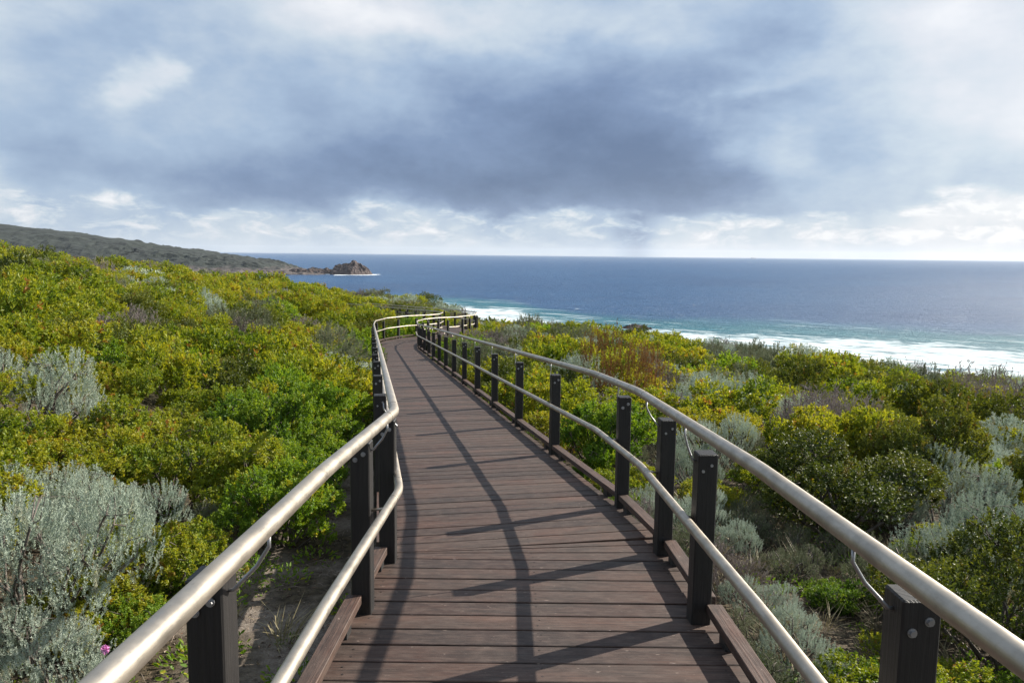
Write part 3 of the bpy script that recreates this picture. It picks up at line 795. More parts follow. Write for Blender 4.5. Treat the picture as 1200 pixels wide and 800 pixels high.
# ------------------------------------------------------------------ railings
M_CREAM = M_RAIL
def round_poly(pts, r=.10, n_=6):
    out = [pts[0]]
    for i in range(1, len(pts) - 1):
        a, p, c = pts[i - 1], pts[i], pts[i + 1]
        la = min(r, np.linalg.norm(a - p) * .4); lc = min(r, np.linalg.norm(c - p) * .4)
        A = p + (a - p) / np.linalg.norm(a - p) * la; C_ = p + (c - p) / np.linalg.norm(c - p) * lc
        for t in np.linspace(0, 1, n_): out.append((1 - t) ** 2 * A + 2 * t * (1 - t) * p + t * t * C_)
    out.append(pts[-1]); return out
def build_railing(side, ST, label):
    w = side * .92
    root = empty("railing", tuple(deck_pt(-1.6, w, 0))); tag(root, label, "railing", None)
    rl = np.array(root.location)
    ch = .75 if side > 0 else 0.0
    for nm, h, r, wr in (("top_rail", 1.045, .0275, .76), ("lower_rail", .565, .024, .76)):
        cp = corner_pts(side * wr, h, chamfer=ch, w2=side * (.915 if nm == "top_rail" else .885))
        pts = round_poly([p - rl for p in cp]); pts = [pts[0]] + pts[1:]
        # subdivide long straights so that the uv stays even
        tb = MB(); tb.tube(pts, r, 20)
        # joint sleeves beside the bends
        ob = tb.build(nm, M_RAIL, root)
        for i in range(1, len(cp) - 1):
            if i < 3 or i > 6: continue
            for dirn in (-1, 1):
                q = cp[i] - rl; v_ = (cp[i + dirn] - rl) - q; L = np.linalg.norm(v_)
                if L < .5: continue
                v_ /= L; a_ = q + v_ * .22
                sl = MB(); sl.tube([a_, a_ + v_ * .012], r + .0018, 20); sl.build("joint_ring", M_RAIL, ob)
    for idx, s in enumerate(ST):
        if s > SEND: continue
        near_ = s < 18
        c2 = cl_at(s); d = cl_dir(s); w = side * ((.92 if s < 3 else (.865 if side > 0 and s < 4 else .895)) if s < 4.9 else .967)
        base = deck_pt(s, w, 0); sb_ = 4.9 if side > 0 else 4.3; wr_ = side * (.76 if s < sb_ else .915); wl_ = side * (.76 if s < sb_ else .885)
        if side > 0 and 4.6 < s < 6.3:   # posts round the corner
            d = np.array([-math.sin(rad(5.3)), math.cos(rad(5.3))]); base = deck_pt(s, w + .0, 0)
        g = float(ground(base[0], base[1])) - .35
        top = base[2] + .91
        rnd2 = random.Random(int(s * 100) + (side > 0))
        jx = rnd2.uniform(-.012, .012)
        pe = MB()
        ax = np.array([d[1], -d[0], 0]) * .05; ay = np.array([d[0], d[1], 0]) * .05
        tw = rnd2.uniform(-.05, .05); ca, sa_ = math.cos(tw), math.sin(tw)
        ax, ay = ax * ca + ay * sa_, ay * ca - ax * sa_
        lean = np.array([rnd2.uniform(-.008, .008), rnd2.uniform(-.008, .008), 1.0])
        top += jx
        cz = (top + g) / 2; hz = (top - g) / 2
        pe.box(np.array([base[0], base[1], cz]) - rl, ax, ay, lean * hz, bev=.005)
        po = pe.build("post", M_POST, root)
        inw = -side * ax / .05; fr = -ay / .05
        T_ = np.array([base[0], base[1], top]) - rl
        # bracket: bent rod from the post face up to the rail underside
        dz_r = float(deck_z(s))
        railc = deck_pt(s, wr_, 1.045) - rl; rlow = deck_pt(s, wl_, .565) - rl
        br = MB()
        if near_:
            p0 = T_ + inw * .03 + np.array([0, 0, -.02]); z3 = np.array([0, 0, 1.0])
            q0 = T_ + inw * .045 - z3 * .045; q4 = railc - z3 * .024; q3 = railc - z3 * .06
            q1 = T_ + inw * .062 - z3 * .043; q2 = q1 * .35 + q3 * .65 - z3 * .012
            br.tube([q0, q1, q2, q3, q4], .0055, 8)
            br.build("rail_bracket", M_BOLT, po); br = MB()
            br.tube([rlow, np.array([base[0], base[1], rlow[2] + rl[2] - .012]) - rl + inw * .048], .0075, 8)
            br.build("rail_bracket", M_RAIL, po)
            for (a_, z_) in ((.020, -.055), (-.022, -.085)):
                bt = MB()
                for f_ in (1,):
                    c = T_ + np.array([0, 0, z_]) + ax / .05 * a_ + fr * .050
                    bt.tube([c, c + fr * .003], .0125, 14, smooth=False); bt.tube([c + fr * .003, c + fr * .010], .0085, 6, smooth=False)
                bt.build("bolt", M_BOLT, po)
        else:
            br.tube([T_ + inw * .02, railc], .010, 6); br.build("rail_bracket", M_RAIL, po); br = MB()
            br.tube([rlow, np.array([base[0], base[1], rlow[2] + rl[2]]) - rl], .010, 6)
            br.build("rail_bracket", M_RAIL, po)
build_railing(1, ST_R, "right railing of two satin metal rails on square black timber posts")
build_railing(-1, ST_L, "left railing of two satin metal rails on square black timber posts")

# ------------------------------------------------------------------ plants
def basis(N):
    up = np.where(np.abs(N[:, 2:3]) < .9, np.array([[0, 0, 1.0]]), np.array([[1.0, 0, 0]]))
    X = np.cross(N, up); X /= np.linalg.norm(X, axis=1, keepdims=True); Y = np.cross(N, X)
    return X, Y
def unit(v): return v / (np.linalg.norm(v, axis=-1, keepdims=True) + 1e-9)

def leaves(O, D, L, Wd, rng, hexa=True, fold=.18, droop=.12):
    """leaf blades: origin O, direction D, lengths L, widths Wd"""
    n_ = len(O); X, Y = basis(D); a = rng.uniform(0, 2 * np.pi, n_)[:, None]
    S = X * np.cos(a) + Y * np.sin(a); Nn = np.cross(D, S)
    flip = np.sign(Nn[:, 2:3]); flip[flip == 0] = 1; Nn = Nn * flip
    L = L[:, None]; Wd = Wd[:, None]
    if hexa:
        pts = [O, O + D * L * .38 + S * Wd * .42 + Nn * L * fold * .5, O + D * L * .78 + S * Wd * .42 + Nn * L * fold * .3, O + D * L - Nn * L * droop,
               O + D * L * .78 - S * Wd * .42 + Nn * L * fold * .3, O + D * L * .38 - S * Wd * .42 + Nn * L * fold * .5]
    else:
        pts = [O, O + D * L * .55 + S * Wd * .5 + Nn * L * fold * .4, O + D * L - Nn * L * droop, O + D * L * .55 - S * Wd * .5 + Nn * L * fold * .4]
    V = np.stack(pts, 1).reshape(-1, 3); k = len(pts)
    Fc = np.arange(n_ * k).reshape(n_, k)
    return V, Fc, k

def crown_tips(rng, R, H, K_, lumps, flat=.75, rough=.10):
    """points and outward normals on a lumpy mound built from overlapping lobes"""
    C_ = [np.array([0, 0, H * .42])]; Rr = [min(R, H) * .55]
    for i in range(lumps):
        a = rng.uniform(0, 2 * np.pi); q = R * .82 * math.sqrt(rng.uniform(.12, 1)); zz = H * rng.uniform(.42, .86) * (1 - .50 * (q / R) ** 2)
        C_.append(np.array([q * math.cos(a), q * math.sin(a), zz])); Rr.append(min(R, H) * rng.uniform(.19, .34))
    C_ = np.array(C_); Rr = np.array(Rr)
    Pn, Nn = [], []
    tot = 0
    while tot < K_:
        i = rng.choice(len(C_), K_ * 2, p=Rr ** 2 / (Rr ** 2).sum())
        d = unit(rng.normal(size=(K_ * 2, 3))); d[:, 2] = np.abs(d[:, 2]) * np.where(rng.random(K_ * 2) < .25, -.6, 1)
        d = unit(d)
        p = C_[i] + d * Rr[i][:, None] * np.array([1, 1, flat]) * (1 + rng.normal(0, rough, (K_ * 2, 1)))
        dist = np.linalg.norm((p[:, None, :] - C_[None]) / np.array([1, 1, flat]), axis=2) / Rr[None]
        ok = (dist.min(1) > .80) & (p[:, 2] > H * .10)
        Pn.append(p[ok]); Nn.append(unit(d[ok] / np.array([1, 1, flat]))); tot += ok.sum()
    return np.vstack(Pn)[:K_], np.vstack(Nn)[:K_], C_, Rr

def twig_mesh(name, rng, C_, tips, mat, r0=.012, nbr=40, H=1.0):
    b = MB()
    for c in C_:
        a = rng.uniform(0, 2 * np.pi); base = np.array([.10 * math.cos(a), .10 * math.sin(a), -.05])
        mid = base * .4 + c * .6 + rng.normal(0, .05, 3); mid[2] = c[2] * .5
        b.tube([base, mid, c], r0, 5, taper=[1.2, .9, .6], cap=False)
    idx = rng.choice(len(tips), min(nbr, len(tips)), replace=False)
    for i in idx:
        t = tips[i]; c = C_[np.argmin(np.linalg.norm(C_ - t, axis=1))]
        mid = (c + t) / 2 + rng.normal(0, .04, 3)
        b.tube([c, mid, t], r0 * .38, 4, taper=[1, .7, .35], cap=False)
    return b.mesh(name, [mat])

def shrub_meshes(kind, seed, R, H, K_, lod=0):
    rng = np.random.default_rng(seed)
    big = [1.0, 1.7, 3.0][lod]
    if kind in ("leafy", "gloss", "olive"):
        mat = {"leafy": M_LEAFY, "gloss": M_GLOSS, "olive": M_OLIVE}[kind]
        T_, N_, C_, Rr = crown_tips(rng, R, H, K_, int(13 + R * 5))
        nl = [19, 10, 5][lod]
        ax = unit(N_ * .7 + np.array([0, 0, .75]) + rng.normal(0, .18, N_.shape))
        O = np.repeat(T_, nl, 0); A = np.repeat(ax, nl, 0)
        X, Y = basis(A); ph = rng.uniform(0, 2 * np.pi, len(O))[:, None]; sp = rng.uniform(.35, 1.25, len(O))[:, None]
        D = unit(A * np.cos(sp) + (X * np.cos(ph) + Y * np.sin(ph)) * np.sin(sp))
        back = rng.random(len(O))[:, None]
        O = O - A * back * .085 * (1 + .3 * lod)
        Ls = (.034 if kind != "olive" else .028) * big * rng.uniform(.7, 1.25, len(O)); Wd = Ls * rng.uniform(.40, .52, len(O))
        tipv = np.repeat(rng.random(len(T_)), nl) * .5 + (1 - back[:, 0]) * .5
        rndv = np.repeat(rng.random(len(T_)), nl) * .55 + rng.random(len(O)) * .45
        rare = np.repeat(rng.random(len(T_)), nl)
        # some leaf inside the crown
        ni = int(len(O) * .14)
        ii = rng.integers(0, len(T_), ni); Oi = T_[ii] - N_[ii] * rng.uniform(.06, .25, (ni, 1)); Di = unit(rng.normal(size=(ni, 3)) + [0, 0, .4])
        O = np.vstack([O, Oi]); D = np.vstack([D, Di]); Li = .04 * big * rng.uniform(.7, 1.2, ni); Ls = np.concatenate([Ls, Li]); Wd = np.concatenate([Wd, Li * .45])
        tipv = np.concatenate([tipv, np.zeros(ni)]); rndv = np.concatenate([rndv, rng.random(ni) * .5]); rare = np.concatenate([rare, np.zeros(ni)])
        V, Fc, k = leaves(O, D, Ls, Wd, rng, hexa=(lod == 0))
    elif kind in ("silver", "greyg"):
        mat = M_SILVER if kind == "silver" else M_GREYG
        T_, N_, C_, Rr = crown_tips(rng, R, H, K_, int(14 + R * 5), flat=.9, rough=.10)
        nl = [44, 18, 7][lod]
        ax = unit(N_ * .45 + np.array([0, 0, 1.0]) + rng.normal(0, .16, N_.shape))
        O = np.repeat(T_, nl, 0); A = np.repeat(ax, nl, 0)
        X, Y = basis(A); ph = rng.uniform(0, 2 * np.pi, len(O))[:, None]; sp = rng.uniform(.35, 1.0, len(O))[:, None]
        D = unit(A * np.cos(sp) + (X * np.cos(ph) + Y * np.sin(ph)) * np.sin(sp))
        back = rng.random(len(O))[:, None]
        O = O - A * back * .14
        Ls = .021 * [1, 2.0, 4.2][lod] * rng.uniform(.7, 1.25, len(O)); Wd = Ls * [.24, .26, .36][lod]
        tipv = (1 - back[:, 0]); rndv = np.repeat(rng.random(len(T_)), nl) * .5 + rng.random(len(O)) * .5; rare = np.repeat(rng.random(len(T_)), nl)
        V, Fc, k = leaves(O, D, Ls, Wd, rng, hexa=False, fold=.05)
    elif kind in ("rust", "ash"):
        mat = M_RUST if kind == "rust" else M_ASH
        T_, N_, C_, Rr = crown_tips(rng, R, H, K_, 10, flat=1.0, rough=.2)
        nl = [30, 14, 7][lod]
        ax = unit(N_ * .35 + np.array([0, 0, 1.0]) + rng.normal(0, .2, N_.shape))
        O = np.repeat(T_, nl, 0); A = np.repeat(ax, nl, 0); back = rng.random(len(O))[:, None]
        O = O - A * back * .30; D = unit(A + rng.normal(0, .35, A.shape))
        Ls = .035 * big * rng.uniform(.7, 1.3, len(O)); Wd = Ls * .2
        tipv = 1 - back[:, 0]; rndv = rng.random(len(O)); rare = rng.random(len(O)) * (back[:, 0] + .2)
        V, Fc, k = leaves(O, D, Ls, Wd, rng, hexa=False, fold=.05)
    elif kind == "herb":
        mat = M_GLOSS; C_ = np.array([[0, 0, .03]])
        nl = K_; a = rng.uniform(0, 2 * np.pi, nl); q = R * np.sqrt(rng.random(nl))
        O = np.stack([q * np.cos(a), q * np.sin(a), H * rng.random(nl) * (1 - .6 * q / R)], 1); T_ = O
        D = unit(np.stack([np.cos(a) * .8, np.sin(a) * .8, np.full(nl, .7)], 1) + rng.normal(0, .4, (nl, 3)))
        Ls = .040 * rng.uniform(.6, 1.2, nl); Wd = Ls * .4
        tipv = rng.random(nl) * .5; rndv = rng.random(nl); rare = rng.random(nl)
        V, Fc, k = leaves(O, D, Ls, Wd, rng, hexa=True)
    elif kind == "grass":
        mat = M_STRAW; C_ = np.array([[0, 0, .03]])
        nl = K_; a = rng.uniform(0, 2 * np.pi, nl); q = R * .35 * rng.random(nl)
        O = np.stack([q * np.cos(a), q * np.sin(a), np.zeros(nl)], 1); T_ = O
        D = unit(np.stack([np.cos(a) * .55, np.sin(a) * .55, np.full(nl, 1.0)], 1) + rng.normal(0, .25, (nl, 3)))
        Ls = H * rng.uniform(.5, 1.2, nl); Wd = np.full(nl, .006)
        tipv = rng.random(nl) * .5; rndv = rng.random(nl); rare = rng.random(nl)
        V, Fc, k = leaves(O, D, Ls, Wd, rng, hexa=False, fold=.02, droop=.35)
    col = np.repeat(np.stack([rndv, tipv, rare, np.ones(len(rndv))], 1), k, 0)
    fol = np_mesh(kind + "_foliage", V, [Fc], [mat], {"leaf": col})
    stem = None
    if lod < 2 and kind not in ("herb", "grass"):
        stem = twig_mesh(kind + "_stems", rng, C_, T_, M_STEM, .013 if lod == 0 else .018, 60 if lod == 0 else 20, H)
    return fol, stem

def dead_mesh(seed, R, H, nb=60, r0=.009, lv=3):
    """a leafless shrub: forking grey twigs"""
    rng = np.random.default_rng(seed); b = MB()
    def grow(p, d, L, r, lvl):
        n_ = 3; pts = [p]; dd = d
        for i in range(n_):
            dd = unit(dd + rng.normal(0, .22, 3)); pts.append(pts[-1] + dd * L / n_)
        b.tube(pts, r, 4 if lvl else 5, cap=False, taper=[1, .85, .7, .5])
        if lvl < lv:
            for q in range(rng.integers(3, 5)):
                k_ = rng.integers(1, 4); nd = unit(dd + rng.normal(0, .62, 3) + np.array([0, 0, .15]))
                grow(pts[k_], nd, L * rng.uniform(.5, .8), r * .58, lvl + 1)
    for i in range(max(3, nb // 14)):
        a = rng.uniform(0, 2 * np.pi); d = unit(np.array([math.cos(a) * .9, math.sin(a) * .9, rng.uniform(.5, 1.2)]))
        grow(np.array([.06 * math.cos(a), .06 * math.sin(a), -.03]), d, .55 * max(R, H), r0, 0)
    return b.mesh("bare_twigs", [M_DEADW])

LIB = {}
def make_lib():
    for i in range(4): LIB[("leafy", 0, i)] = shrub_meshes("leafy", 10 + i, .80, 1.05, 950, 0)
    for i in range(2): LIB[("gloss", 0, i)] = shrub_meshes("gloss", 20 + i, .75, 1.05, 900, 0)
    for i in range(2): LIB[("olive", 0, i)] = shrub_meshes("olive", 30 + i, .85, 1.10, 1200, 0)
    for i in range(3): LIB[("silver", 0, i)] = shrub_meshes("silver", 40 + i, .75, 1.10, 900, 0)
    for i in range(2): LIB[("greyg", 0, i)] = shrub_meshes("greyg", 50 + i, .60, .80, 520, 0)
    for i in range(2): LIB[("ash", 1, i)] = shrub_meshes("ash", 65 + i, .85, 1.0, 420, 1)
    LIB[("rust", 0, 0)] = shrub_meshes("rust", 60, .9, 1.5, 500, 0)
    for kd, cnt in (("leafy", 3), ("gloss", 1), ("olive", 2), ("silver", 2), ("greyg", 1)):
        for i in range(cnt): LIB[(kd, 1, i)] = shrub_meshes(kd, 100 + i + len(kd), .85, 1.05, 520, 1)
    for kd, cnt in (("leafy", 2), ("olive", 2), ("silver", 1), ("greyg", 1)):
        for i in range(cnt): LIB[(kd, 2, i)] = shrub_meshes(kd, 200 + i + len(kd), .95, 1.0, 330, 2)
    for i in range(3): LIB[("dead", 0, i)] = (dead_mesh(70 + i, .7, .8), None)
make_lib()
def pick(kind, lod, r):
    c = [k for k in LIB if k[0] == kind and k[1] == lod]
    if not c: c = [k for k in LIB if k[0] == kind]
    return c[r.randrange(len(c))]

NAME = {"leafy": "leafy_shrub", "gloss": "glossy_shrub", "olive": "olive_shrub", "silver": "silver_shrub", "greyg": "grey_shrub", "rust": "rusty_shrub", "dead": "bare_shrub", "ash": "dry_shrub"}
LOOK = {"leafy": "yellow-green leafy shrub", "gloss": "bright green glossy shrub", "olive": "dark olive green shrub", "silver": "silver-grey feathery shrub",
        "greyg": "dull grey-green wiry shrub", "rust": "rusty brown feathery shrub", "dead": "bare grey twiggy shrub", "ash": "dry pinkish-grey twiggy shrub"}
SHRUBS = []
def shrub(kind, x, y, sc=1.0, sz=1.0, label=None, group=None, lod=None, r=random.Random(5), sink=.06):
    dist = math.hypot(x, y)
    if lod is None: lod = 0 if dist < 13 else 1
    key = pick(kind, lod, r); fol, stem = LIB[key]
    z = float(ground(x, y)) - sink
    parts = dist < 12 and stem is not None
    if kind == "dead":
        o = bpy.data.objects.new(NAME[kind], fol); link(o); o.location = (x, y, z); e = o
    elif parts:
        e = empty(NAME[kind], (x, y, z))
        link(bpy.data.objects.new("foliage", fol), e); link(bpy.data.objects.new("stems", stem), e)
    else:
        o = bpy.data.objects.new(NAME[kind], fol); link(o); o.location = (x, y, z); e = o
    e.rotation_euler[2] = r.uniform(0, 6.28); e.scale = (sc, sc * r.uniform(.9, 1.1), sc * sz)
    e.rotation_euler[0] = r.uniform(-.08, .08); e.rotation_euler[1] = r.uniform(-.08, .08)
    tag(e, label, "shrub", group)
    SHRUBS.append((x, y, sc * .8, kind, e))
    return e

taken = []      # (x, y, r) already planted
# --- plants that stand out in the photograph: pixel of the crown, height above ground there, kind, scale
SPECIAL = [
 # left side
 (40, 640, .9, "silver", 1.0, 1.05, "big silver-grey bush filling the lower left corner beside the track"),
 (125, 580, 1.0, "silver", .82, 1.0, "silver-grey bush leaning over the big one at lower left, nearest the yellow-green shrubs"),
 (20, 560, 1.1, "silver", .80, 1.0, "silver-grey bush at the left edge, just above the big lower-left one"),
 (60, 760, .7, "silver", .62, .9, "silver-grey bush at the bottom left, under the big silver bush"),
 (20, 440, 1.0, "silver", 1.15, 1.0, "silver-grey bush over bare twigs at the left edge, above the yellow-green shrubs"),
 (182, 508, 1.0, "silver", .62, 1.0, "small silver-grey bush alone among yellow-green shrubs in mid left"),
 (262, 592, .8, "greyg", .70, 1.0, "small grey-green bush overhanging the sandy track behind the nearest left post"),
 (228, 408, 1.0, "silver", .70, .9, "small silver bush below the dark bush in the middle of the left slope"),
 (398, 402, 1.0, "silver", 1.0, 1.0, "silver bush close to the left railing before the far bend"),
 (150, 352, 1.0, "gloss", 1.25, 1.0, "bright green bush high on the left slope among yellow shrubs"),
 (205, 383, 1.0, "olive", 1.1, 1.0, "dark bush in the middle of the left slope"),
 (300, 480, 1.0, "silver", .42, 1.0, "tiny silver tuft among the bright green shrubs left of the railing"),
 (330, 340, 1.0, "silver", 1.2, .9, "pale silver bush on the left skyline beside the twiggy grey ones"),
 (165, 330, 1.0, "silver", 1.3, .8, "pale silver bush high on the left slope above the bright green bush"),
 (440, 342, 1.2, "olive", 1.7, 1.0, "dark rounded bush on the skyline above the far bend of the boardwalk"),
 (115, 700, .6, "leafy", .60, .9, "bright yellow-green shrub touching the silver bush above the left handrail"),
 (185, 650, .7, "leafy", .75, 1.0, "yellow-green shrub between the silver bush and the nearest left post"),
 (150, 735, .45, "gloss", .50, .8, "low green leafy shrub with a pink flower beside it at lower left"),
 (200, 690, .4, "gloss", .45, .8, "low bright green shrub right behind the nearest left post"),
 (380, 500, .9, "gloss", .85, 1.0, "bright green shrub at the edge of the track left of the second post"),
 (345, 555, .8, "gloss", .75, 1.0, "bright green shrub at the edge of the track, nearest the camera"),
 (400, 455, .9, "gloss", .95, 1.0, "bright green shrub at the far end of the sandy track"),
 (70, 475, .4, "dead", 1.0, .8, "tangle of bare grey twigs under the silver bush at the left edge"),
 (232, 560, .5, "dead", .5, .8, "few bare grey twigs beside the small bush over the track"),
 (245, 318, 1.0, "ash", 1.2, .9, "wide bare grey shrub on the left skyline"),
 (285, 322, 1.0, "ash", 1.3, .9, "bare pinkish grey shrub on the left skyline, right of the wide one"),
 (210, 312, 1.0, "ash", 1.2, .9, "bare grey shrub on the left skyline, left of the wide one"),
 (120, 296, 1.0, "ash", 1.0, .8, "bare grey shrub high on the left skyline"),
 (330, 585, .8, "gloss", .85, 1.0, "bright green shrub over the shaded track, the one nearest the left handrail"),
 (300, 545, .9, "leafy", 1.0, 1.0, "lime green shrub set back from the track in front of the mustard coloured bushes"),
 (360, 470, 1.0, "gloss", 1.1, 1.1, "tall bright green shrub behind the rounded ones along the left of the track"),
 # right side
 (838, 505, 1.0, "silver", .92, 1.0, "silver bush behind the right handrail between the third and second near posts"),
 (812, 545, .8, "silver", .62, 1.0, "silver-green bush seen between the two close right posts"),
 (905, 545, .9, "leafy", .72, .9, "low yellow-green shrub just above the right handrail"),
 (965, 575, .8, "leafy", .62, .9, "yellow-green shrub touching the right handrail from outside, under the wide olive bush"),
 (985, 515, 1.2, "olive", 1.4, .80, "wide rounded olive bush above the right handrail"),
 (1050, 458, 1.1, "silver", 1.25, .9, "silver-green bush standing alone in the middle of the right slope"),
 (1165, 500, 1.3, "silver", 1.30, 1.05, "large silver-green bush at the right edge of the picture"),
 (1115, 545, 1.2, "silver", 1.05, 1.0, "silver-green bush in front of the large one at the right edge"),
 (1160, 610, 1.2, "silver", 1.05, 1.0, "shaded silver-green bush low at the right edge"),
 (1045, 575, .9, "silver", .80, .9, "small silver bush right of the bare twigs above the right handrail"),
 (1075, 640, .9, "greyg", 1.0, 1.0, "grey-green wiry bush in shade behind the nearest right post"),
 (1180, 680, .9, "olive", 1.1, 1.0, "dark shaded bush beyond the right handrail near the corner"),
 (1010, 585, .5, "dead", .95, 1.1, "bare forked twigs under the wide olive bush"),
 (870, 610, .5, "greyg", .62, .9, "low grey-green bush outside the right railing by the widest post"),
 (925, 655, .4, "greyg", .62, .8, "low wiry bush in the litter between the two right handrails"),
 (1000, 640, .5, "greyg", .66, .8, "low wiry bush above the right handrail, below the small silver bush"),
 (890, 735, .4, "greyg", .50, .8, "low blue-grey bush beside the right kerb"),
 (830, 580, .5, "leafy", .50, .9, "small bright yellow shrub right behind the widest right post"),
 (735, 436, 1.25, "rust", 1.1, 1.45, "rusty brown feathery bush above the right handrail"),
 (762, 430, 1.0, "greyg", 1.4, 1.2, "twiggy grey-green bush at the foot of the rusty bush"),
 (695, 500, .7, "gloss", .70, 1.0, "green shrub behind the right rails, two posts from the bend"),
 (660, 475, .8, "leafy", .80, .9, "yellow-green shrub right behind the rails where they start to bend"),
 (730, 520, .7, "greyg", .75, 1.0, "grey wiry bush behind the right rails at the bend"),
 (620, 372, 1.0, "olive", 1.5, .75, "dark rounded bush on the right skyline against the surf"),
 (844, 396, 1.0, "olive", 1.35, .75, "dark bush on the right skyline in front of the white surf"),
 (930, 440, 1.2, "olive", 1.3, .8, "dark brown-green mound in the middle of the right slope"),
 (1090, 425, .9, "dead", 2.4, .9, "bare grey shrub on the skyline near the right edge"),
 (1125, 430, .9, "dead", 1.9, .8, "bare grey shrub on the skyline, the one nearest the right edge"),
 (975, 425, 1.2, "leafy", 1.35, .9, "wide yellow-green mound in front of the surf, right of centre"),
]
r5 = random.Random(5)
for (u, v, h, kd, sc, szz, lab) in SPECIAL:
    x, y = at(u, v, h * sc * .65)
    dd_, sg_, ss_ = (float(q_) for q_ in nearest(x, y)); need = (1.0 if sg_ > 0 else 1.10) + (.70 * sc if kd != "dead" else .5 * sc)
    if dd_ < need:
        dr_ = cl_dir(ss_); x += dr_[1] * sg_ * (need - dd_); y -= dr_[0] * sg_ * (need - dd_)
    shrub(kd, x, y, sc, szz, lab, r=r5); taken.append((x, y, 1.5 if kd == "rust" else .62 * sc if kd != "dead" else .35 * sc))

# --- the rest of the heath
def heath_kind(x, y, q):
    f = math.sin(x * .33 + 1.1 * math.sin(y * .21)) + math.sin(y * .27 + x * .12 + 2.0)
    left = x < float(np.interp(y, CLp[:, 1], CLp[:, 0]))
    if left:
        t = [("leafy", .74 + .07 * f), ("gloss", .06), ("silver", .035), ("greyg", .05), ("olive", .12), ("dead", .02), ("ash", .05 if math.hypot(x, y) < 24 else .17)]
        if float(nearest(x, y)[0]) < 2.9 and y > 4.5: t = [("leafy", .42), ("gloss", .48), ("silver", .05), ("greyg", .05)]
        elif math.hypot(x, y) < 14: t = t[:2] + [("olive", .07)]
    elif math.hypot(x, y) < 9.5:
        t = [("silver", .30), ("greyg", .52), ("leafy", .05), ("dead", .13)]
    else:
        t = [("leafy", .34 + .08 * f), ("olive", .30 - .05 * f), ("greyg", .16), ("silver", .11), ("gloss", .04), ("dead", .04), ("ash", .07)]
    s_ = sum(w for _, w in t); q *= s_
    for k_, w_ in t:
        q -= w_
        if q <= 0: return k_
    return "leafy"
def track_block(x, y, R_):
    """keeps the boardwalk and the sandy track on its left clear"""
    d, side, s_ = nearest(x, y); d = float(d); side = float(side)
    if side > 0: return d < 1.0 + R_ * (1.12 if math.hypot(x, y) > 9 else .80)
    lim_ = float(np.interp(y, [0, 3, 8, 14, 20, 26, 30], [2.3, 2.35, 1.35, 1.15, 1.0, .95, .95]))
    return d < lim_ + R_ * .55
rr_ = random.Random(11)
cand = []
def scatter(rmin, rmax, a0, a1, spacing_fn, tries):
    grid = {}
    cs_ = 1.0
    pts = []
    for (x, y, r_) in taken: grid.setdefault((int(x // cs_), int(y // cs_)), []).append((x, y, r_))
    for _ in range(tries):
        a = rad(rr_.uniform(a0, a1)); r_ = math.sqrt(rr_.uniform(rmin ** 2, rmax ** 2))
        x, y = r_ * math.sin(a), r_ * math.cos(a); sp_ = spacing_fn(r_)
        if r_ < 70 and track_block(x, y, sp_ * .9): continue
        R0 = int(sp_ // cs_) + 2; gx, gy = int(x // cs_), int(y // cs_); ok = True
        for i in range(gx - R0, gx + R0 + 1):
            for j in range(gy - R0, gy + R0 + 1):
                for (qx, qy, qr) in grid.get((i, j), ()):
                    if (x - qx) ** 2 + (y - qy) ** 2 < max(sp_, qr) ** 2 * 1.0: ok = False; break
                if not ok: break
            if not ok: break
        if ok:
            grid.setdefault((gx, gy), []).append((x, y, sp_)); pts.append((x, y, sp_))
    return pts
small_pts = [p for p in scatter(2.3, 9.5, 4, 60, lambda r_: .34, 700) if float(nearest(p[0], p[1])[1]) > 0 and float(nearest(p[0], p[1])[0]) < 5.5][:48]
for p in small_pts: taken.append(p)
near_pts = scatter(2.0, 26, -58, 62, lambda r_: .62 + .018 * r_, 9000)
for p in near_pts: taken.append(p)
mid_pts = scatter(26, 62, -52, 56, lambda r_: 1.05 + .006 * r_, 16000)
for p in mid_pts: taken.append(p)
far_pts = scatter(62, 150, -50, 54, lambda r_: 1.75, 16000)

# individual shrubs: those that show largest in the picture
def in_frame(x, y):
    z = float(ground(x, y)) + .8; d = np.array([x, y, z]); w = d @ CF
    if w < .3: return False
    u = 600 + F_PX * (d @ CR) / w; v = 400 - F_PX * (d @ CU) / w
    mrg = 700 / w
    return -mrg < u < 1200 + mrg and v < 800 + mrg
vis = [p for p in near_pts + mid_pts if in_frame(p[0], p[1])]
vis.sort(key=lambda p: math.hypot(p[0], p[1]))
NIND = 298 - len(SPECIAL) - len(small_pts)
solo = vis[:NIND]; solo_set = set(id(p) for p in solo)
rest = [p for p in near_pts + mid_pts if id(p) not in solo_set]
def zone(x, y):
    d, side, s_ = nearest(x, y); side = float(side); d = float(d); r_ = math.hypot(x, y)
    sd_ = "right" if side > 0 else "left"
    a = "in the foreground" if r_ < 7 else "in the nearer scrub" if r_ < 12 else "half way down" if r_ < 18 else "near the far bend"
    b_ = "beside the %s railing" % sd_ if d < 2.6 else "a few steps %s of the boardwalk" % sd_ if d < 6 else "on the slope %s of the boardwalk" % sd_
    return b_, a
for p in small_pts:
    kd = rr_.choice(["greyg", "greyg", "silver", "silver", "ash", "gloss", "leafy"]); b_, a_ = zone(p[0], p[1])
    lb = "low %s %s, %s" % (LOOK[kd].replace("shrub", "tuft"), b_, a_)
    shrub(kd, p[0], p[1], rr_.uniform(.42, .72), rr_.uniform(.7, 1.0), lb, "low tufts: " + lb, r=rr_)
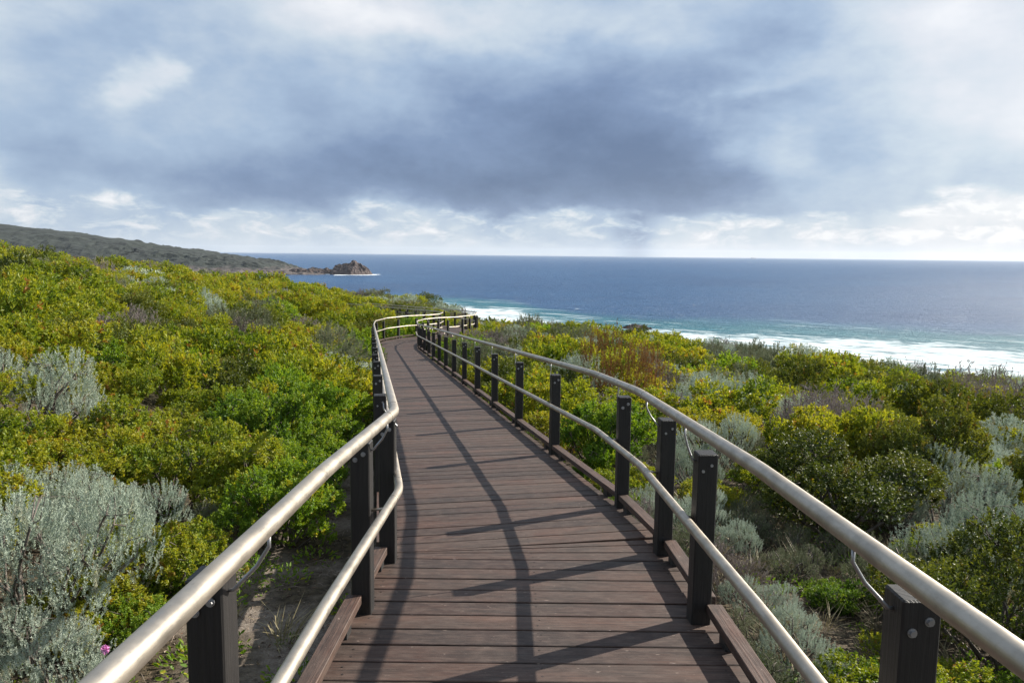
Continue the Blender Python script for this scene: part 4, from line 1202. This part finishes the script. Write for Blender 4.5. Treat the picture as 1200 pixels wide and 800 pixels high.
for p in solo:
    x, y, sp_ = p; kd = heath_kind(x, y, rr_.random())
    sc = sp_ * rr_.uniform(1.15, 1.5); b_, a_ = zone(x, y)
    if float(nearest(x, y)[1]) > 0 and math.hypot(x, y) < 9: sc *= .78
    if kd == "dead": sc *= 1.0
    lb = "%s %s %s" % (LOOK[kd], b_, a_)
    shrub(kd, x, y, sc, rr_.choice([.72, .85, .95, 1.05, 1.25]), lb, "heath shrubs: " + lb, r=rr_)

# --- everything further off and outside the frame: one mass of heath (stuff) by geometry nodes
SRC = {}
def source_objects():
    """shrubs already planted whose meshes the mass of heath repeats"""
    keys = [("leafy", 1, 0), ("leafy", 1, 1), ("leafy", 1, 2), ("olive", 1, 0), ("olive", 1, 1), ("silver", 1, 0), ("greyg", 1, 0), ("leafy", 2, 0), ("leafy", 2, 1), ("olive", 2, 0), ("olive", 2, 1), ("silver", 2, 0), ("greyg", 2, 0), ("dead", 0, 0), ("gloss", 1, 0)]
    return keys
def make_mass(name, groups):
    """groups: {mesh key: [(x,y,z,rot,scale,zscale)]} -> one object whose nodes place the shrubs"""
    me = bpy.data.meshes.new(name); allp = []; kinds = []; rot = []; sca = []
    ks = [k for k in groups if groups[k]]
    for i, k in enumerate(ks):
        for (x, y, z, ro, s_, sz_) in groups[k]:
            allp.append((x, y, z)); kinds.append(i); rot.append((random.uniform(-.1, .1), random.uniform(-.1, .1), ro)); sca.append((s_, s_, s_ * sz_))
    me.from_pydata(allp, [], [])
    a = me.attributes.new("kind_id", "INT", "POINT"); a.data.foreach_set("value", kinds)
    a = me.attributes.new("rot", "FLOAT_VECTOR", "POINT"); a.data.foreach_set("vector", np.array(rot, np.float32).ravel())
    a = me.attributes.new("sca", "FLOAT_VECTOR", "POINT"); a.data.foreach_set("vector", np.array(sca, np.float32).ravel())
    ob = link(bpy.data.objects.new(name, me))
    ng = bpy.data.node_groups.new(name + "_nodes", "GeometryNodeTree")
    ng.interface.new_socket("Geometry", in_out="INPUT", socket_type="NodeSocketGeometry"); ng.interface.new_socket("Geometry", in_out="OUTPUT", socket_type="NodeSocketGeometry")
    gi = ng.nodes.new("NodeGroupInput"); go = ng.nodes.new("NodeGroupOutput"); jn = ng.nodes.new("GeometryNodeJoinGeometry")
    def attr(nm, ty):
        q = ng.nodes.new("GeometryNodeInputNamedAttribute"); q.data_type = ty; q.inputs[0].default_value = nm; return [o_ for o_ in q.outputs if o_.enabled][0]
    for i, k in enumerate(ks):
        # the source is any planted shrub that uses this mesh
        src = next((o_ for o_ in bpy.data.objects if o_.data is not None and o_.type == "MESH" and o_.data == LIB[k][0]), None)
        if src is None: continue
        oi = ng.nodes.new("GeometryNodeObjectInfo"); oi.inputs["Object"].default_value = src; oi.transform_space = "ORIGINAL"; oi.inputs["As Instance"].default_value = True
        cmp_ = ng.nodes.new("FunctionNodeCompare"); cmp_.data_type = "INT"; cmp_.operation = "EQUAL"
        ai = [s_ for s_ in cmp_.inputs if s_.enabled]
        ng.links.new(attr("kind_id", "INT"), ai[0]); ai[1].default_value = i
        ip = ng.nodes.new("GeometryNodeInstanceOnPoints")
        ng.links.new(gi.outputs[0], ip.inputs["Points"]); ng.links.new(cmp_.outputs[0], ip.inputs["Selection"])
        ng.links.new(oi.outputs["Geometry"], ip.inputs["Instance"])
        e2r = ng.nodes.new("FunctionNodeEulerToRotation"); ng.links.new(attr("rot", "FLOAT_VECTOR"), e2r.inputs[0]); ng.links.new(e2r.outputs[0], ip.inputs["Rotation"])
        ng.links.new(attr("sca", "FLOAT_VECTOR"), ip.inputs["Scale"])
        ng.links.new(ip.outputs[0], jn.inputs[0])
    ng.links.new(jn.outputs[0], go.inputs[0])
    md = ob.modifiers.new("scatter", "NODES"); md.node_group = ng
    return ob
# the far meshes need one planted shrub each to stand as the source: plant the first point of each kind as that shrub
groups = {}
planted = set(o_.data.name for o_ in bpy.data.objects if o_.type == "MESH")
def put_mass(p, lod):
    x, y, sp_ = p; kd = heath_kind(x, y, rr_.random())
    if lod == 2 and kd in ("gloss",): kd = "leafy"
    if kd == "dead" and rr_.random() < .5: kd = "greyg"
    key = pick(kd, lod, rr_)
    sc = sp_ * rr_.uniform(.85, 1.30) * (1.12 if lod == 1 else .98); sz_ = rr_.uniform(.75, 1.1)
    if lod == 2: sz_ *= rr_.choice([.75, .85, .95, 1.15])
    if LIB[key][0].name not in planted:
        planted.add(LIB[key][0].name)
        z = float(ground(x, y)) - .1
        o = bpy.data.objects.new(NAME[kd], LIB[key][0]); link(o); o.location = (x, y, z); o.scale = (sc, sc, sc * sz_)
        lb = "%s far off on the slope %s of the boardwalk" % (LOOK[kd], "right" if x > -4 else "left")
        tag(o, lb, "shrub", "far heath shrubs: " + lb); return
    groups.setdefault(key, []).append((x, y, float(ground(x, y)) - .08, rr_.uniform(0, 6.28), sc, sz_))
for p in rest: put_mass(p, 1 if math.hypot(p[0], p[1]) < 45 else 2)
for p in far_pts: put_mass(p, 2)
hm = make_mass("heath", groups)
tag(hm, "dense low coastal heath covering the slope beyond the nearer shrubs", "heath", None, "stuff")

# --- ground cover: herbs, grass tufts and litter near the boardwalk
def cover():
    rg = np.random.default_rng(3)
    hm_ = shrub_meshes("herb", 80, .16, .12, 90, 0)[0]; gm_ = shrub_meshes("grass", 81, .16, .26, 46, 0)[0]
    VV, FF, CC, MI = [], [], [], []; base = 0
    def inst(me, x, y, s_, mi):
        nonlocal base
        V = np.empty(len(me.vertices) * 3, np.float32); me.vertices.foreach_get("co", V); V = V.reshape(-1, 3).astype(float)
        a = rg.uniform(0, 6.28); ca, sa_ = math.cos(a), math.sin(a)
        P_ = np.stack([V[:, 0] * ca - V[:, 1] * sa_, V[:, 0] * sa_ + V[:, 1] * ca, V[:, 2]], 1) * s_
        P_ += np.array([x, y, float(ground(x, y)) - .01])
        C_ = np.empty(len(me.vertices) * 4, np.float32); me.attributes["leaf"].data.foreach_get("color", C_)
        k_ = me.polygons[0].loop_total; F_ = np.arange(len(V)).reshape(-1, k_) + base
        VV.append(P_); CC.append(C_.reshape(-1, 4)); FF.append((F_, mi)); base += len(V)
    cnt = 0
    while cnt < 760:
        x = rg.uniform(-6, 7); y = rg.uniform(1.6, 17)
        d, side, s_ = nearest(x, y); d = float(d); side = float(side)
        if d < 1.08: continue
        if side < 0 and d < 2.0 and rg.random() > .30: continue
        if side > 0 and d > 5: continue
        if side < 0 and d > 3.2: continue
        g_ = rg.random() < (.55 if side > 0 else .3)
        inst(gm_ if g_ else hm_, x, y, rg.uniform(.5, 1.3), 0 if g_ else 1); cnt += 1
    for (mi, nm, lab, ct) in ((0, "grass", "straw coloured grass tufts beside the boardwalk", "grass"), (1, "ground_cover", "low green herbs on the sandy soil beside the boardwalk", "ground cover")):
        Vs = []; Fs = []; Cs = []; b_ = 0
        for V_, (F_, m_), C_ in zip(VV, FF, CC):
            if m_ != mi: continue
            Fs.append(F_ - F_[0, 0] + b_); Vs.append(V_); Cs.append(C_); b_ += len(V_)
        me = np_mesh(nm, np.vstack(Vs), [np.vstack(Fs)], [M_STRAW if mi == 0 else M_GLOSS], {"leaf": np.vstack(Cs)})
        tag(link(bpy.data.objects.new(nm, me)), lab, ct, None, "stuff")
    # litter: fallen leaves and twigs
    N = 36000
    x = rg.uniform(-5, 6.5, N * 2); y = rg.uniform(1.2, 16, N * 2); d, side, s_ = nearest(x, y)
    ok = (d > 1.0) & (d < 5.5); x, y = x[ok][:N], y[ok][:N]; z = ground(x, y) + .004
    O = np.stack([x, y, z], 1); n_ = len(O)
    D = unit(np.stack([rg.normal(size=n_), rg.normal(size=n_), rg.uniform(-.05, .5, n_)], 1))
    tw_ = rg.random(n_) < .35
    Ls = np.where(tw_, rg.uniform(.05, .20, n_), rg.uniform(.015, .045, n_)); Wd = np.where(tw_, .004, Ls * .4)
    V, Fc, k = leaves(O, D, Ls, Wd, rg, hexa=False, fold=.15)
    col = np.repeat(np.stack([rg.random(n_), rg.random(n_), rg.random(n_), np.ones(n_)], 1), k, 0)
    me = np_mesh("leaf_litter", V, [Fc], [M_LIT], {"leaf": col})
    tag(link(bpy.data.objects.new("leaf_litter", me)), "dry fallen leaves and twigs on the soil beside the boardwalk", "leaf litter", None, "stuff")
M_LIT = mat_leaf("dry_litter", [(.15, (.05, .032, .024)), (.5, (.13, .09, .065)), (.85, (.30, .24, .19))], (.20, .08, .04), (.34, .28, .23), .5, .05, .7, .3)
cover()

# --- the pink flower by the low green shrub
def flower():
    x, y = at(123, 762, .42); z = float(ground(x, y))
    e = empty("flower", (x, y, z)); tag(e, "small pink flower head low on the left above the handrail", "flower")
    b = MB(); b.tube([(0, 0, 0), (.01, .01, .22), (.0, .0, .42)], .003, 5, taper=[1, .8, .6]); b.build("stem", M_GLOSS, e)
    rg = np.random.default_rng(9); N = 60
    D = unit(rg.normal(size=(N, 3)) + [0, 0, .5]); O = np.tile(np.array([[0, 0, .42]]), (N, 1))
    V, Fc, k = leaves(O, D, rg.uniform(.018, .028, N), np.full(N, .010), rg, hexa=True)
    link(bpy.data.objects.new("petals", np_mesh("petals", V, [Fc], [M_PINK])), e)
flower()
